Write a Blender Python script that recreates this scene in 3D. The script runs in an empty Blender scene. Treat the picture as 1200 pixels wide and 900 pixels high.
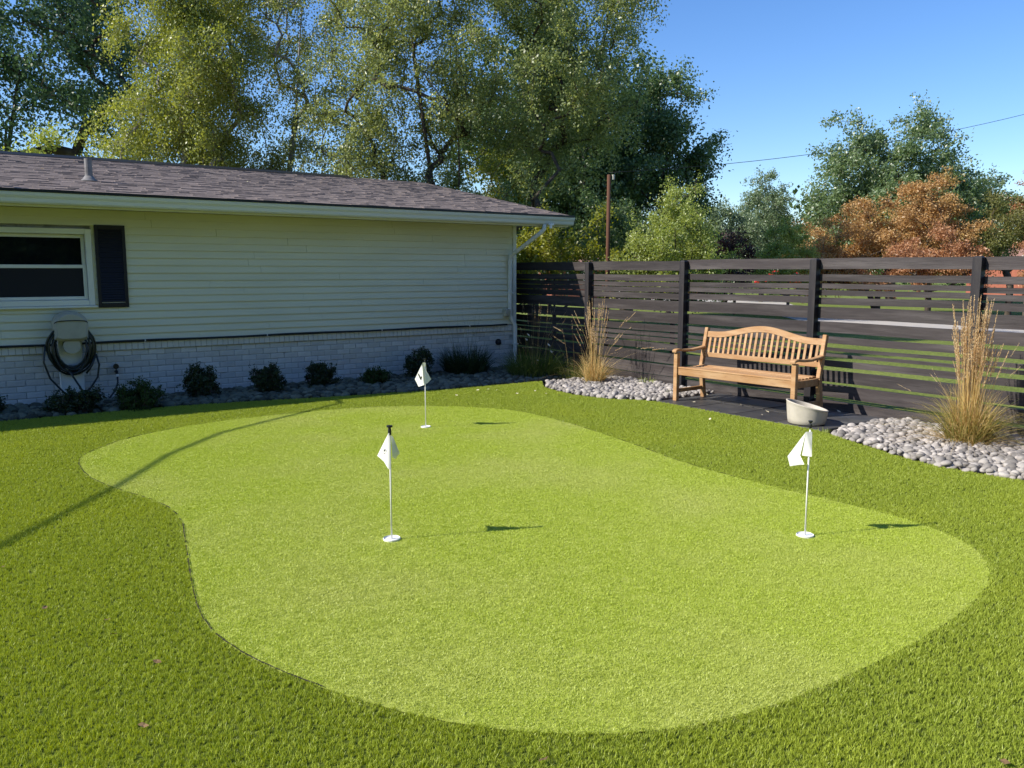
import bpy, bmesh, math, random
import numpy as np
from math import radians, sin, cos, tan, atan, pi
from mathutils import Vector, Matrix

random.seed(7); rng = np.random.default_rng(7)
SC = bpy.context.scene
COL = SC.collection

# ---------------------------------------------------------------- camera
CAM_H = 1.68
PITCH = atan(132 / 976.0)
YAW = math.atan(1393 / 985.0)            # view azimuth, from +X towards +Y
cd = bpy.data.cameras.new('camera'); cam = bpy.data.objects.new('camera', cd); COL.objects.link(cam)
cd.sensor_width = 36; cd.lens = 36 * 976 / 1200.0; cd.clip_start = 0.05; cd.clip_end = 4000
cam.location = (0, 0, CAM_H); cam.rotation_euler = (pi / 2 - PITCH, 0, YAW - pi / 2)
SC.camera = cam

# ---------------------------------------------------------------- world, sun
SUN_AZ, SUN_EL = radians(160), radians(36.4)
w = bpy.data.worlds.new('World'); SC.world = w; w.use_nodes = True
nt = w.node_tree; bg = nt.nodes['Background']
sky = nt.nodes.new('ShaderNodeTexSky'); sky.sky_type = 'NISHITA'; sky.sun_disc = False
sky.sun_elevation = SUN_EL; sky.sun_rotation = pi / 2 - SUN_AZ
sky.altitude = 200; sky.air_density = 1.0; sky.dust_density = 0.35; sky.ozone_density = 4.0
shs = nt.nodes.new('ShaderNodeHueSaturation'); shs.inputs['Saturation'].default_value = 1.2; shs.inputs['Hue'].default_value = 0.509
nt.links.new(sky.outputs[0], shs.inputs['Color']); nt.links.new(shs.outputs[0], bg.inputs[0]); bg.inputs[1].default_value = 0.14
sd = bpy.data.lights.new('sun', 'SUN'); sun = bpy.data.objects.new('sun', sd); COL.objects.link(sun)
sd.energy = 5.0; sd.angle = radians(0.55); sd.color = (1.0, 0.93, 0.82)
sun.rotation_euler = (pi / 2 - SUN_EL, 0, SUN_AZ + pi / 2); sun.location = (-20, 8, 20)
SC.view_settings.view_transform = 'Standard'; SC.view_settings.look = 'None'
SC.view_settings.exposure = 0.5; SC.view_settings.gamma = 1.0
SC.cycles.max_bounces = 6; SC.cycles.diffuse_bounces = 3; SC.cycles.glossy_bounces = 2
SC.cycles.transmission_bounces = 4; SC.cycles.transparent_max_bounces = 4
SC.cycles.sample_clamp_indirect = 4.0

# ---------------------------------------------------------------- materials
def mat(name, color, rough=0.7, spec=0.3, metal=0.0, noise=None, noise2=None, bump=None, attr=None, scale_vec=None):
    """noise=(scale, colour2, low, high) world-position noise between color and colour2"""
    m = bpy.data.materials.new(name); m.use_nodes = True; n = m.node_tree; L = n.links
    b = n.nodes['Principled BSDF']
    b.inputs['Roughness'].default_value = rough; b.inputs['Specular IOR Level'].default_value = spec
    b.inputs['Metallic'].default_value = metal
    tc = n.nodes.new('ShaderNodeTexCoord'); src = tc.outputs['Object']
    if scale_vec:
        mp = n.nodes.new('ShaderNodeMapping'); mp.inputs['Scale'].default_value = scale_vec
        L.new(src, mp.inputs[0]); src = mp.outputs[0]
    cur = None
    def rgb(c):
        r = n.nodes.new('ShaderNodeRGB'); r.outputs[0].default_value = (*c, 1); return r.outputs[0]
    cur = rgb(color)
    for nz in (noise, noise2):
        if nz:
            t = n.nodes.new('ShaderNodeTexNoise'); t.inputs['Scale'].default_value = nz[0]; t.inputs['Detail'].default_value = 6
            t.inputs['Roughness'].default_value = 0.6
            L.new(src, t.inputs[0])
            mr = n.nodes.new('ShaderNodeMapRange'); mr.inputs[1].default_value = nz[2]; mr.inputs[2].default_value = nz[3]
            L.new(t.outputs[0], mr.inputs[0])
            mx = n.nodes.new('ShaderNodeMix'); mx.data_type = 'RGBA'
            L.new(mr.outputs[0], mx.inputs[0]); L.new(cur, mx.inputs[6]); L.new(rgb(nz[1]), mx.inputs[7]); cur = mx.outputs[2]
    if attr:     # attr=(low, high): brightness variation per piece
        if attr[0] == 'obj':
            oi = n.nodes.new('ShaderNodeObjectInfo'); s = oi.outputs['Random']
        else:
            a = n.nodes.new('ShaderNodeAttribute'); a.attribute_name = 'tint'; s = a.outputs['Fac']
        mr = n.nodes.new('ShaderNodeMapRange'); mr.inputs[3].default_value = attr[1]; mr.inputs[4].default_value = attr[2]
        L.new(s, mr.inputs[0])
        hs = n.nodes.new('ShaderNodeHueSaturation'); L.new(mr.outputs[0], hs.inputs['Value']); L.new(cur, hs.inputs['Color']); cur = hs.outputs[0]
    L.new(cur, b.inputs['Base Color'])
    if bump:
        t = n.nodes.new('ShaderNodeTexNoise'); t.inputs['Scale'].default_value = bump[0]; t.inputs['Detail'].default_value = 5
        L.new(src, t.inputs[0]); bp = n.nodes.new('ShaderNodeBump'); bp.inputs['Strength'].default_value = bump[1]
        bp.inputs['Distance'].default_value = bump[2]; L.new(t.outputs[0], bp.inputs['Height']); L.new(bp.outputs[0], b.inputs['Normal'])
    return m

def leafmat(name, c1, c2, trans=0.35, gloss=0.0, patch=None, rough=0.45):
    """c1..c2 mixed by the per-leaf 'tint' attribute; patch=(scale, colour, lo, hi) mixed by world position"""
    m = bpy.data.materials.new(name); m.use_nodes = True; n = m.node_tree; L = n.links
    n.nodes.remove(n.nodes['Principled BSDF']); out = n.nodes['Material Output']
    a = n.nodes.new('ShaderNodeAttribute'); a.attribute_name = 'tint'
    mx = n.nodes.new('ShaderNodeMix'); mx.data_type = 'RGBA'
    mx.inputs[6].default_value = (*c1, 1); mx.inputs[7].default_value = (*c2, 1); L.new(a.outputs['Fac'], mx.inputs[0]); cur = mx.outputs[2]
    if patch:
        g = n.nodes.new('ShaderNodeNewGeometry'); t = n.nodes.new('ShaderNodeTexNoise'); t.inputs['Scale'].default_value = patch[0]
        t.inputs['Detail'].default_value = 4
        L.new(g.outputs['Position'], t.inputs[0]); mr = n.nodes.new('ShaderNodeMapRange')
        mr.inputs[1].default_value = patch[2]; mr.inputs[2].default_value = patch[3]; L.new(t.outputs[0], mr.inputs[0])
        m2 = n.nodes.new('ShaderNodeMix'); m2.data_type = 'RGBA'; L.new(mr.outputs[0], m2.inputs[0]); L.new(cur, m2.inputs[6])
        m2.inputs[7].default_value = (*patch[1], 1); cur = m2.outputs[2]
    d = n.nodes.new('ShaderNodeBsdfDiffuse'); tr = n.nodes.new('ShaderNodeBsdfTranslucent'); L.new(cur, d.inputs[0])
    hs = n.nodes.new('ShaderNodeHueSaturation'); hs.inputs['Hue'].default_value = 0.485; hs.inputs['Saturation'].default_value = 1.15; hs.inputs['Value'].default_value = 1.3
    L.new(cur, hs.inputs['Color']); L.new(hs.outputs[0], tr.inputs[0])
    ms = n.nodes.new('ShaderNodeMixShader'); ms.inputs[0].default_value = trans; L.new(d.outputs[0], ms.inputs[1]); L.new(tr.outputs[0], ms.inputs[2])
    last = ms.outputs[0]
    if gloss:
        gl = n.nodes.new('ShaderNodeBsdfGlossy'); gl.inputs['Roughness'].default_value = rough
        m3 = n.nodes.new('ShaderNodeMixShader'); m3.inputs[0].default_value = gloss; L.new(last, m3.inputs[1]); L.new(gl.outputs[0], m3.inputs[2]); last = m3.outputs[0]
    L.new(last, out.inputs[0])
    return m

M = {}
M['ground'] = mat('ground_grass', (0.15, 0.19, 0.04), 0.9, 0.1, noise=(0.35, (0.22, 0.26, 0.06), .35, .65), noise2=(14, (0.05, 0.08, 0.015), .45, .75), bump=(30, .6, .04))
M['lawn'] = mat('turf_backing', (0.07, 0.095, 0.014), 0.9, 0.1, noise=(40, (0.11, 0.14, 0.02), .35, .65))
M['green'] = mat('green_backing', (0.30, 0.35, 0.06), 0.9, 0.1, noise=(90, (0.38, 0.43, 0.09), .35, .65))
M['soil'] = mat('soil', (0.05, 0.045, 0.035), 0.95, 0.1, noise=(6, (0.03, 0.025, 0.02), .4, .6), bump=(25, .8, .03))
M['path'] = mat('pale_concrete', (0.47, 0.43, 0.37), 0.9, 0.2, noise=(3, (0.40, 0.38, 0.36), .4, .7))
M['siding'] = mat('white_siding', (0.70, 0.69, 0.54), 0.55, 0.3, noise=(1.2, (0.63, 0.62, 0.48), .45, .7), bump=(60, .05, .002), scale_vec=(.4, 1, 3))
M['brick'] = mat('painted_brick', (0.62, 0.61, 0.57), 0.7, 0.25, noise=(5, (0.52, 0.51, 0.48), .5, .8), bump=(70, .35, .004), attr=('obj', .86, 1.08))
M['mortar'] = mat('painted_mortar', (0.46, 0.455, 0.43), 0.9, 0.1, noise=(9, (0.20, 0.20, 0.19), .5, .75))
M['trim'] = mat('white_trim', (0.72, 0.73, 0.68), 0.45, 0.35, noise=(2.5, (0.6, 0.61, 0.57), .5, .8))
M['gutter'] = mat('gutter_paint', (0.68, 0.70, 0.66), 0.35, 0.45, noise=(1.5, (0.55, 0.57, 0.53), .5, .8), scale_vec=(.3, 1, 1))
M['soffit'] = mat('soffit_panel', (0.62, 0.63, 0.56), 0.6, 0.2)
M['shingle'] = mat('roof_shingle', (0.26, 0.215, 0.195), 0.95, 0.15, noise=(9, (0.20, 0.165, 0.15), .42, .68), bump=(180, .8, .004), attr=('face', .88, 1.10))
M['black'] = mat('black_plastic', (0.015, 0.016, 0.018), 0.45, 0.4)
M['shutter'] = mat('black_shutter', (0.012, 0.012, 0.02), 0.5, 0.35)
M['pipe'] = mat('vent_pipe', (0.22, 0.21, 0.20), 0.6, 0.3, noise=(12, (.12, .11, .1), .5, .7))
M['glass'] = mat('window_glass', (0.006, 0.008, 0.010), 0.03, 1.0)
M['screen'] = mat('window_screen', (0.014, 0.015, 0.022), 0.6, 0.2)
M['fence'] = mat('dark_stained_board', (0.036, 0.029, 0.029), 0.6, 0.35, noise=(3.0, (0.10, 0.088, 0.085), .45, .8), noise2=(14, (0.018, 0.015, 0.015), .5, .8), bump=(28, .35, .006), attr=('obj', .75, 1.3), scale_vec=(1, .22, 3))
M['post'] = mat('black_stained_post', (0.020, 0.018, 0.021), 0.6, 0.3, noise=(8, (0.04, 0.035, 0.035), .5, .75), bump=(40, .3, .004), scale_vec=(2, 2, .3))
M['teak'] = mat('teak_wood', (0.39, 0.215, 0.095), 0.6, 0.25, noise=(6, (0.50, 0.33, 0.18), .4, .7), noise2=(22, (0.26, 0.12, 0.055), .55, .85), bump=(60, .25, .002), attr=('obj', .85, 1.12), scale_vec=(2, .35, 2))
M['pot'] = mat('cream_ceramic', (0.50, 0.46, 0.39), 0.6, 0.25, noise=(7, (0.40, 0.365, 0.30), .45, .75), bump=(35, .15, .003))
M['slate'] = mat('slate_paver', (0.045, 0.045, 0.047), 0.45, 0.4, noise=(4, (0.08, 0.077, 0.074), .4, .7), bump=(18, .35, .006), attr=('obj', .8, 1.25))
M['stone'] = mat('river_stone', (0.30, 0.28, 0.25), 0.75, 0.25, noise=(9, (0.42, 0.38, 0.34), .4, .7), noise2=(60, (0.22, 0.20, 0.19), .55, .8), attr=('obj', .5, 1.35))
M['stone_mass'] = mat('river_stone_mass', (0.28, 0.26, 0.24), 0.75, 0.25, noise=(9, (0.42, 0.38, 0.34), .4, .7), attr=('face', .5, 1.35))
M['darkstone'] = mat('shaded_stone', (0.13, 0.135, 0.10), 0.8, 0.2, noise=(9, (0.07, 0.08, 0.05), .4, .7), attr=('obj', .4, 1.5))  # river stone darkened: the house shade is put into its colour
M['darkstone_mass'] = mat('shaded_stone_mass', (0.13, 0.135, 0.10), 0.8, 0.2, attr=('face', .4, 1.5))  # same shade-darkened colour for the joined stones
M['white'] = mat('white_plastic', (0.80, 0.80, 0.78), 0.35, 0.4)
M['ink'] = mat('black_print', (0.02, 0.02, 0.02), 0.6, 0.2)
M['cloth'] = leafmat('white_nylon', (0.82, 0.82, 0.79), (0.82, 0.82, 0.79), trans=0.12)
M['reel'] = mat('taupe_plastic', (0.42, 0.41, 0.33), 0.5, 0.35, noise=(8, (.34, .33, .27), .5, .8))
M['hose'] = mat('dark_green_hose', (0.012, 0.02, 0.022), 0.35, 0.5)
M['bark'] = mat('bark', (0.075, 0.06, 0.048), 0.9, 0.1, noise=(6, (0.13, 0.11, 0.09), .45, .7), bump=(12, .7, .03), scale_vec=(1, 1, .3))
M['palebark'] = mat('pale_bark', (0.34, 0.31, 0.28), 0.85, 0.1, noise=(5, (0.12, 0.10, 0.09), .5, .7), bump=(12, .4, .02))
M['pole'] = mat('weathered_pole', (0.12, 0.06, 0.038), 0.9, 0.1, noise=(5, (0.09, 0.05, 0.035), .45, .75), scale_vec=(3, 3, .3))
M['redpaint'] = mat('red_paint', (0.55, 0.02, 0.015), 0.3, 0.5)
M['tyre'] = mat('rubber', (0.02, 0.02, 0.02), 0.8, 0.2)
M['farbrick'] = mat('far_brick', (0.34, 0.12, 0.075), 0.85, 0.2, noise=(3, (.26, .09, .06), .4, .7))
M['farroof'] = mat('far_roof', (0.30, 0.17, 0.13), 0.9, 0.1)
M['dry'] = leafmat('dry_grass', (0.50, 0.35, 0.13), (0.72, 0.57, 0.28), trans=0.35)
M['drygreen'] = leafmat('fading_grass', (0.16, 0.19, 0.045), (0.52, 0.40, 0.15), trans=0.35)
M['seed'] = leafmat('seed_heads', (0.55, 0.40, 0.21), (0.80, 0.66, 0.42), trans=0.35)
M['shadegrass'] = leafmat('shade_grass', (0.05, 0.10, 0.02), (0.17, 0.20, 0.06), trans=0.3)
M['evergreen'] = leafmat('dark_evergreen', (0.018, 0.035, 0.014), (0.04, 0.07, 0.02), trans=0.15, gloss=.04)
M['deadleaf'] = mat('dead_leaf', (0.17, 0.105, 0.05), 0.8, 0.2, noise=(40, (.30, .20, .10), .4, .7), attr=('obj', .6, 1.4))
M['paleleaf'] = mat('pale_leaf', (0.62, 0.56, 0.40), 0.8, 0.2, attr=('obj', .8, 1.3))
M['fringe'] = leafmat('turf_blade', (0.24, 0.32, 0.033), (0.46, 0.54, 0.087), trans=0.28, gloss=0.025, rough=.4, patch=(.9, (0.42, 0.49, 0.06), .5, .9))
M['putt'] = leafmat('green_blade', (0.37, 0.47, 0.045), (0.52, 0.61, 0.11), trans=0.2, gloss=0.03, rough=.4, patch=(.8, (0.54, 0.57, 0.19), .45, .85))  # pale patches put the haze over the green into the blade colour

# ---------------------------------------------------------------- mesh helpers
def link(o, parent=None):
    COL.objects.link(o)
    if parent is not None:
        o.parent = parent
    return o
def tag(o, label=None, cat=None, group=None, kind=None):
    if label: o['label'] = label
    if cat: o['category'] = cat
    if group: o['group'] = group
    if kind: o['kind'] = kind
    return o
def empty(name, loc=(0, 0, 0), rz=0.0):
    e = bpy.data.objects.new(name, None); e.empty_display_size = .1; e.location = loc; e.rotation_euler.z = rz
    return link(e)
class MB:
    """collects vertices and faces; build() makes one mesh object"""
    def __init__(s): s.v = []; s.f = []; s.t = []
    def add(s, vs, fs, tint=None):
        o = len(s.v); s.v += [tuple(v) for v in vs]; s.f += [tuple(i + o for i in f) for f in fs]
        if tint is None: tint = random.random()
        s.t += [tint] * len(fs)
    def box(s, a, b, tint=None):
        x0, y0, z0 = a; x1, y1, z1 = b
        s.add([(x0, y0, z0), (x1, y0, z0), (x1, y1, z0), (x0, y1, z0), (x0, y0, z1), (x1, y0, z1), (x1, y1, z1), (x0, y1, z1)],
              [(0, 3, 2, 1), (4, 5, 6, 7), (0, 1, 5, 4), (1, 2, 6, 5), (2, 3, 7, 6), (3, 0, 4, 7)], tint)
    def obox(s, c, half, R=None):
        R = R or Matrix.Identity(3); c = Vector(c); vs = []
        for z in (-1, 1):
            for x, y in ((-1, -1), (1, -1), (1, 1), (-1, 1)):
                vs.append(c + R @ Vector((x * half[0], y * half[1], z * half[2])))
        s.add(vs, [(0, 3, 2, 1), (4, 5, 6, 7), (0, 1, 5, 4), (1, 2, 6, 5), (2, 3, 7, 6), (3, 0, 4, 7)])
    def beam(s, p, q, wx, wy, up=(0, 0, 1)):
        p, q = Vector(p), Vector(q); d = (q - p).normalized(); u = Vector(up)
        x = d.cross(u).normalized(); y = x.cross(d).normalized()
        vs = []
        for e in (p, q):
            for a, b in ((-1, -1), (1, -1), (1, 1), (-1, 1)): vs.append(e + x * (a * wx / 2) + y * (b * wy / 2))
        s.add(vs, [(3, 2, 1, 0), (4, 5, 6, 7), (0, 1, 5, 4), (1, 2, 6, 5), (2, 3, 7, 6), (3, 0, 4, 7)])
    def tube(s, pts, r, n=8, caps=True):
        pts = [Vector(p) for p in pts]; rs = r if isinstance(r, (list, tuple)) else [r] * len(pts)
        vs = []; px = None
        for i, p in enumerate(pts):
            d = (pts[min(i + 1, len(pts) - 1)] - pts[max(i - 1, 0)]).normalized()
            x = d.orthogonal().normalized() if px is None else (px - d * px.dot(d)).normalized()
            px = x; y = d.cross(x)
            for k in range(n):
                a = 2 * pi * k / n; vs.append(p + (x * cos(a) + y * sin(a)) * rs[i])
        fs = [(i * n + k, i * n + (k + 1) % n, (i + 1) * n + (k + 1) % n, (i + 1) * n + k) for i in range(len(pts) - 1) for k in range(n)]
        if caps: fs += [tuple(range(n - 1, -1, -1)), tuple((len(pts) - 1) * n + k for k in range(n))]
        s.add(vs, fs)
    def lathe(s, prof, c=(0, 0, 0), n=24):
        vs = [(c[0] + r * cos(2 * pi * k / n), c[1] + r * sin(2 * pi * k / n), c[2] + z) for r, z in prof for k in range(n)]
        s.add(vs, [(i * n + k, i * n + (k + 1) % n, (i + 1) * n + (k + 1) % n, (i + 1) * n + k) for i in range(len(prof) - 1) for k in range(n)])
    def mesh(s, name, m, smooth=False, bevel=0):
        me = bpy.data.meshes.new(name); me.from_pydata(s.v, [], s.f); me.materials.append(m)
        a = me.attributes.new('tint', 'FLOAT', 'FACE'); a.data.foreach_set('value', s.t)
        if bevel:
            bm = bmesh.new(); bm.from_mesh(me)
            bmesh.ops.bevel(bm, geom=list(bm.edges), offset=bevel, segments=1, affect='EDGES', profile=.5); bm.to_mesh(me); bm.free()
        if smooth: me.polygons.foreach_set('use_smooth', [True] * len(me.polygons))
        me.update(); return me
    def build(s, name, m, parent=None, smooth=False, bevel=0):
        return link(bpy.data.objects.new(name, s.mesh(name, m, smooth, bevel)), parent)
def npmesh(name, V, F, tint, m, smooth=False):
    """V (n,3), F (k,4) or (k,3)"""
    me = bpy.data.meshes.new(name); n = F.shape[1]
    me.vertices.add(len(V)); me.vertices.foreach_set('co', V.astype(np.float32).ravel())
    me.loops.add(F.size); me.loops.foreach_set('vertex_index', F.astype(np.int32).ravel())
    me.polygons.add(len(F)); me.polygons.foreach_set('loop_start', np.arange(0, F.size, n, dtype=np.int32))
    me.polygons.foreach_set('loop_total', np.full(len(F), n, dtype=np.int32))
    a = me.attributes.new('tint', 'FLOAT', 'FACE'); a.data.foreach_set('value', tint.astype(np.float32))
    if smooth: me.polygons.foreach_set('use_smooth', np.ones(len(F), dtype=bool))
    me.materials.append(m); me.update(); me.validate(); return me
def poly_sheet(name, pts, z, m, kind='structure', parent=None):
    me = bpy.data.meshes.new(name); bm = bmesh.new()
    vs = [bm.verts.new((x, y, z)) for x, y in pts]; es = [bm.edges.new((vs[i], vs[(i + 1) % len(vs)])) for i in range(len(vs))]
    bmesh.ops.triangle_fill(bm, edges=es, use_beauty=True)
    for f in bm.faces:
        if f.normal.z < 0: f.normal_flip()
    bm.to_mesh(me); bm.free(); me.materials.append(m)
    o = link(bpy.data.objects.new(name, me), parent)
    if kind: o['kind'] = kind
    return o
def inside(P, poly):
    P = np.asarray(P); x, y = P[:, 0], P[:, 1]; r = np.zeros(len(P), bool); n = len(poly)
    for i in range(n):
        x1, y1 = poly[i]; x2, y2 = poly[(i + 1) % n]
        if y1 == y2: continue
        c = ((y1 > y) != (y2 > y)) & (x < (x2 - x1) * (y - y1) / (y2 - y1) + x1); r ^= c
    return r
def smooth_poly(pts, it=2):
    for _ in range(it):
        q = []
        for i in range(len(pts)):
            a = pts[i]; b = pts[(i + 1) % len(pts)]
            q += [(.75 * a[0] + .25 * b[0], .75 * a[1] + .25 * b[1]), (.25 * a[0] + .75 * b[0], .25 * a[1] + .75 * b[1])]
        pts = q
    return pts

# ---------------------------------------------------------------- the ground
WALL_Y, CORNER_X, FENCE_X = 12.05, 8.58, 9.0
gm = MB(); gm.add([(-1500, -1500, -.06), (1500, -1500, -.06), (1500, 1500, -.06), (-1500, 1500, -.06)], [(0, 1, 2, 3)])
gm.build('ground', M['ground'])['kind'] = 'structure'
soil = MB(); soil.add([(-12, -9, -.035), (9.6, -9, -.035), (9.6, 12.2, -.035), (-12, 12.2, -.035)], [(0, 1, 2, 3)])
soil.build('soil', M['soil'])['kind'] = 'structure'
LAWN = [(-11.5, -8.5), (7.6, -8.5), (7.45, -1), (7.3, 1.5), (7.16, 2.9), (7.07, 3.6), (7.2, 4.1), (7.38, 4.53), (7.6, 5.05), (7.68, 5.3),
        (7.70, 7.6), (7.6, 7.85), (7.32, 8.2), (7.2, 8.7), (7.25, 9.2), (7.35, 9.6), (7.6, 9.95), (7.72, 10.12), (6.9, 10.14), (5.96, 10.18), (4.5, 10.42),
        (3.4, 10.68), (2.43, 10.85), (.6, 10.85), (-11.5, 10.9)]
poly_sheet('lawn', LAWN, 0.0, M['lawn'])
GREEN = [[1.03, 8.2], [1.18, 8.53], [1.62, 9.06], [2.48, 9.45], [3.38, 9.5], [4.34, 9.44], [5.27, 8.94], [5.82, 8.23], [5.82, 7.23], [5.6, 5.89], [5.38, 5.0], [5.34, 4.06], [5.39, 3.35], [5.37, 2.83], [5.18, 2.41], [4.89, 2.16], [4.46, 1.99], [3.79, 1.89], [3.08, 1.87], [2.55, 1.9], [2.18, 1.99], [1.89, 2.14], [1.65, 2.34], [1.44, 2.6], [1.25, 2.95], [1.1, 3.32], [1.02, 3.63], [0.99, 3.93], [1.04, 4.34], [1.22, 5.21], [1.34, 5.78], [1.33, 6.3], [1.1, 6.99], [1.0, 7.53]]
GREEN = smooth_poly([tuple(p) for p in GREEN], 1)
poly_sheet('putting_green', GREEN, 0.004, M['green'])

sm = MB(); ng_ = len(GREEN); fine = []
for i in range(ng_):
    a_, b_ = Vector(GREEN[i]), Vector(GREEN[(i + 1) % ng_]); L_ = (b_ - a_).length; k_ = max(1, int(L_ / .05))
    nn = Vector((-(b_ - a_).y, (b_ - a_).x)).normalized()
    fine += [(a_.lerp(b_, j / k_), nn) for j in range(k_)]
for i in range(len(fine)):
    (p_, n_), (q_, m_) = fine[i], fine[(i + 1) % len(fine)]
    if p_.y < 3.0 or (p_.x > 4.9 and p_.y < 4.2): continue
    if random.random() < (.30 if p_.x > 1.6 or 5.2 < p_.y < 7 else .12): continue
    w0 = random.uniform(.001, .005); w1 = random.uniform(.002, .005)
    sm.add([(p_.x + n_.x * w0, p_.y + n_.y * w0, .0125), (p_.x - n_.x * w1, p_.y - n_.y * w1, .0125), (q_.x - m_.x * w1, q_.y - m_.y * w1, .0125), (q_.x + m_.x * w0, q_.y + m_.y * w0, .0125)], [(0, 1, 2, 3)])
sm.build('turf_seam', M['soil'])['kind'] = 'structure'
# path beyond the fence
PATH = [(53.0, 72.0), (68.0, 58.0), (60.0, 40.0)]
def gpt(x, y, z=0.0):
    """where the line of sight through photo point (x, y) meets the ground: used once for plan positions"""
    F = Vector((cos(YAW) * cos(PITCH), sin(YAW) * cos(PITCH), -sin(PITCH))); R = Vector((sin(YAW), -cos(YAW), 0)); U = R.cross(F)
    d = F * 976 + R * (x - 600) + U * (450 - y); k = (z - CAM_H) / d.z; return (d.x * k, d.y * k)
poly_sheet('driveway', [gpt(*p, -.05) for p in [(700, 344), (850, 344.5), (900, 348), (945, 362), (975, 373), (1080, 378), (1300, 385), (1300, 396), (1080, 387), (960, 381), (900, 367), (850, 361), (700, 358)]], -.05, M['path'])

# ---------------------------------------------------------------- turf blades
def tuft(name, n, rad, h, wid, m, lean):
    V = []; F = []; T = []
    for i in range(n):
        a = random.uniform(0, 2 * pi); r = rad * math.sqrt(random.random()); x, y = r * cos(a), r * sin(a)
        hh = h * random.uniform(.7, 1.15); b = random.uniform(0, 2 * pi); ln = lean * random.uniform(.2, 1.2) * hh
        dx, dy = cos(b) * ln, sin(b) * ln; c = random.uniform(0, pi); wx, wy = cos(c) * wid / 2, sin(c) * wid / 2
        k = len(V)
        V += [(x - wx, y - wy, 0), (x + wx, y + wy, 0), (x + wx * .9 + dx * .35, y + wy * .9 + dy * .35, hh * .55), (x - wx * .9 + dx * .35, y - wy * .9 + dy * .35, hh * .55),
              (x + wx * .3 + dx, y + wy * .3 + dy, hh), (x - wx * .3 + dx, y - wy * .3 + dy, hh)]
        F += [(k, k + 1, k + 2, k + 3), (k + 3, k + 2, k + 4, k + 5)]; t = random.random(); T += [t, t]
    me = npmesh(name, np.array(V), np.array(F), np.array(T), m)
    return bpy.data.objects.new(name, me)
def scatter_turf(name, pts, tufts, smin, smax, label):
    me = bpy.data.meshes.new(name); P = np.zeros((len(pts), 3)); P[:, :2] = pts[:, :2]; P[:, 2] = pts[:, 2] if pts.shape[1] > 2 else 0
    me.vertices.add(len(P)); me.vertices.foreach_set('co', P.astype(np.float32).ravel()); me.update()
    o = link(bpy.data.objects.new(name, me)); tag(o, label, None, None, 'stuff')
    c = bpy.data.collections.new(name + '_tufts')
    for t in tufts: c.objects.link(t)
    ng = bpy.data.node_groups.new(name, 'GeometryNodeTree')
    ng.interface.new_socket('Geometry', in_out='INPUT', socket_type='NodeSocketGeometry')
    ng.interface.new_socket('Geometry', in_out='OUTPUT', socket_type='NodeSocketGeometry')
    N = ng.nodes; L = ng.links; gi = N.new('NodeGroupInput'); go = N.new('NodeGroupOutput')
    ci = N.new('GeometryNodeCollectionInfo'); ci.inputs['Collection'].default_value = c; ci.inputs['Separate Children'].default_value = True; ci.inputs['Reset Children'].default_value = True
    ip = N.new('GeometryNodeInstanceOnPoints'); ip.inputs['Pick Instance'].default_value = True
    rr = N.new('FunctionNodeRandomValue'); rr.data_type = 'FLOAT_VECTOR'; rr.inputs[0].default_value = (-.08, -.08, 0); rr.inputs[1].default_value = (.08, .08, 6.283)
    rs = N.new('FunctionNodeRandomValue'); rs.data_type = 'FLOAT'; rs.inputs[2].default_value = smin; rs.inputs[3].default_value = smax; rs.inputs['Seed'].default_value = 3
    ri = N.new('FunctionNodeRandomValue'); ri.data_type = 'INT'; ri.inputs[4].default_value = 0; ri.inputs[5].default_value = len(tufts) - 1
    mp = N.new('GeometryNodeMeshToPoints')
    L.new(gi.outputs[0], mp.inputs[0]); L.new(mp.outputs[0], ip.inputs['Points']); L.new(ci.outputs[0], ip.inputs['Instance'])
    L.new(rr.outputs[0], ip.inputs['Rotation']); L.new(rs.outputs[1], ip.inputs['Scale']); L.new(ri.outputs[2], ip.inputs['Instance Index'])
    L.new(ip.outputs[0], go.inputs[0])
    md = o.modifiers.new('blades', 'NODES'); md.node_group = ng
    return o
def turf_points(x0, x1, y0, y1, dens_near, dens_far, mask):
    st = 1 / math.sqrt(dens_near); gx, gy = np.meshgrid(np.arange(x0, x1, st), np.arange(y0, y1, st)); n = gx.size
    P = np.column_stack([gx.ravel(), gy.ravel()]) + rng.uniform(-.5, .5, (n, 2)) * st
    d = np.hypot(P[:, 0], P[:, 1]); az = np.degrees(np.arctan2(P[:, 1], P[:, 0])) - math.degrees(YAW)
    k = (np.abs(az) < 38 + 55 / np.maximum(d, 1)) & (d > .9)
    keep = np.clip(1 - (d - 3.5) / 6.5, 0, 1) * (1 - dens_far / dens_near) + dens_far / dens_near
    k &= rng.random(n) < keep; P = P[k]
    return P[mask(P)]
PINS = [(2.31, 4.58), (4.37, 7.8), (4.5, 3.12)]
def not_cup(P):
    r = np.ones(len(P), bool)
    for x, y in PINS: r &= np.hypot(P[:, 0] - x, P[:, 1] - y) > .068
    return r
fr_t = [tuft('fringe_tuft', 18, .0110, .0165, .0021, M['fringe'], .62) for _ in range(12)]
P = turf_points(-2, 8.1, .2, 11, 2900, 2300, lambda P: inside(P, LAWN) & ~inside(P, GREEN))
scatter_turf('turf_fringe', P, fr_t, .75, 1.2, 'longer darker artificial turf around the putting green')
gr_t = [tuft('green_tuft', 110, .05, .0085, .0018, M['putt'], 1.2) for _ in range(7)]
P = turf_points(.9, 6, 1.7, 9.6, 620, 620, lambda P: inside(P, GREEN) & not_cup(P))
P = np.column_stack([P, np.full(len(P), .004)])
scatter_turf('putting_green_turf', P, gr_t, .8, 1.15, 'short bright artificial turf of the putting green')

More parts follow.
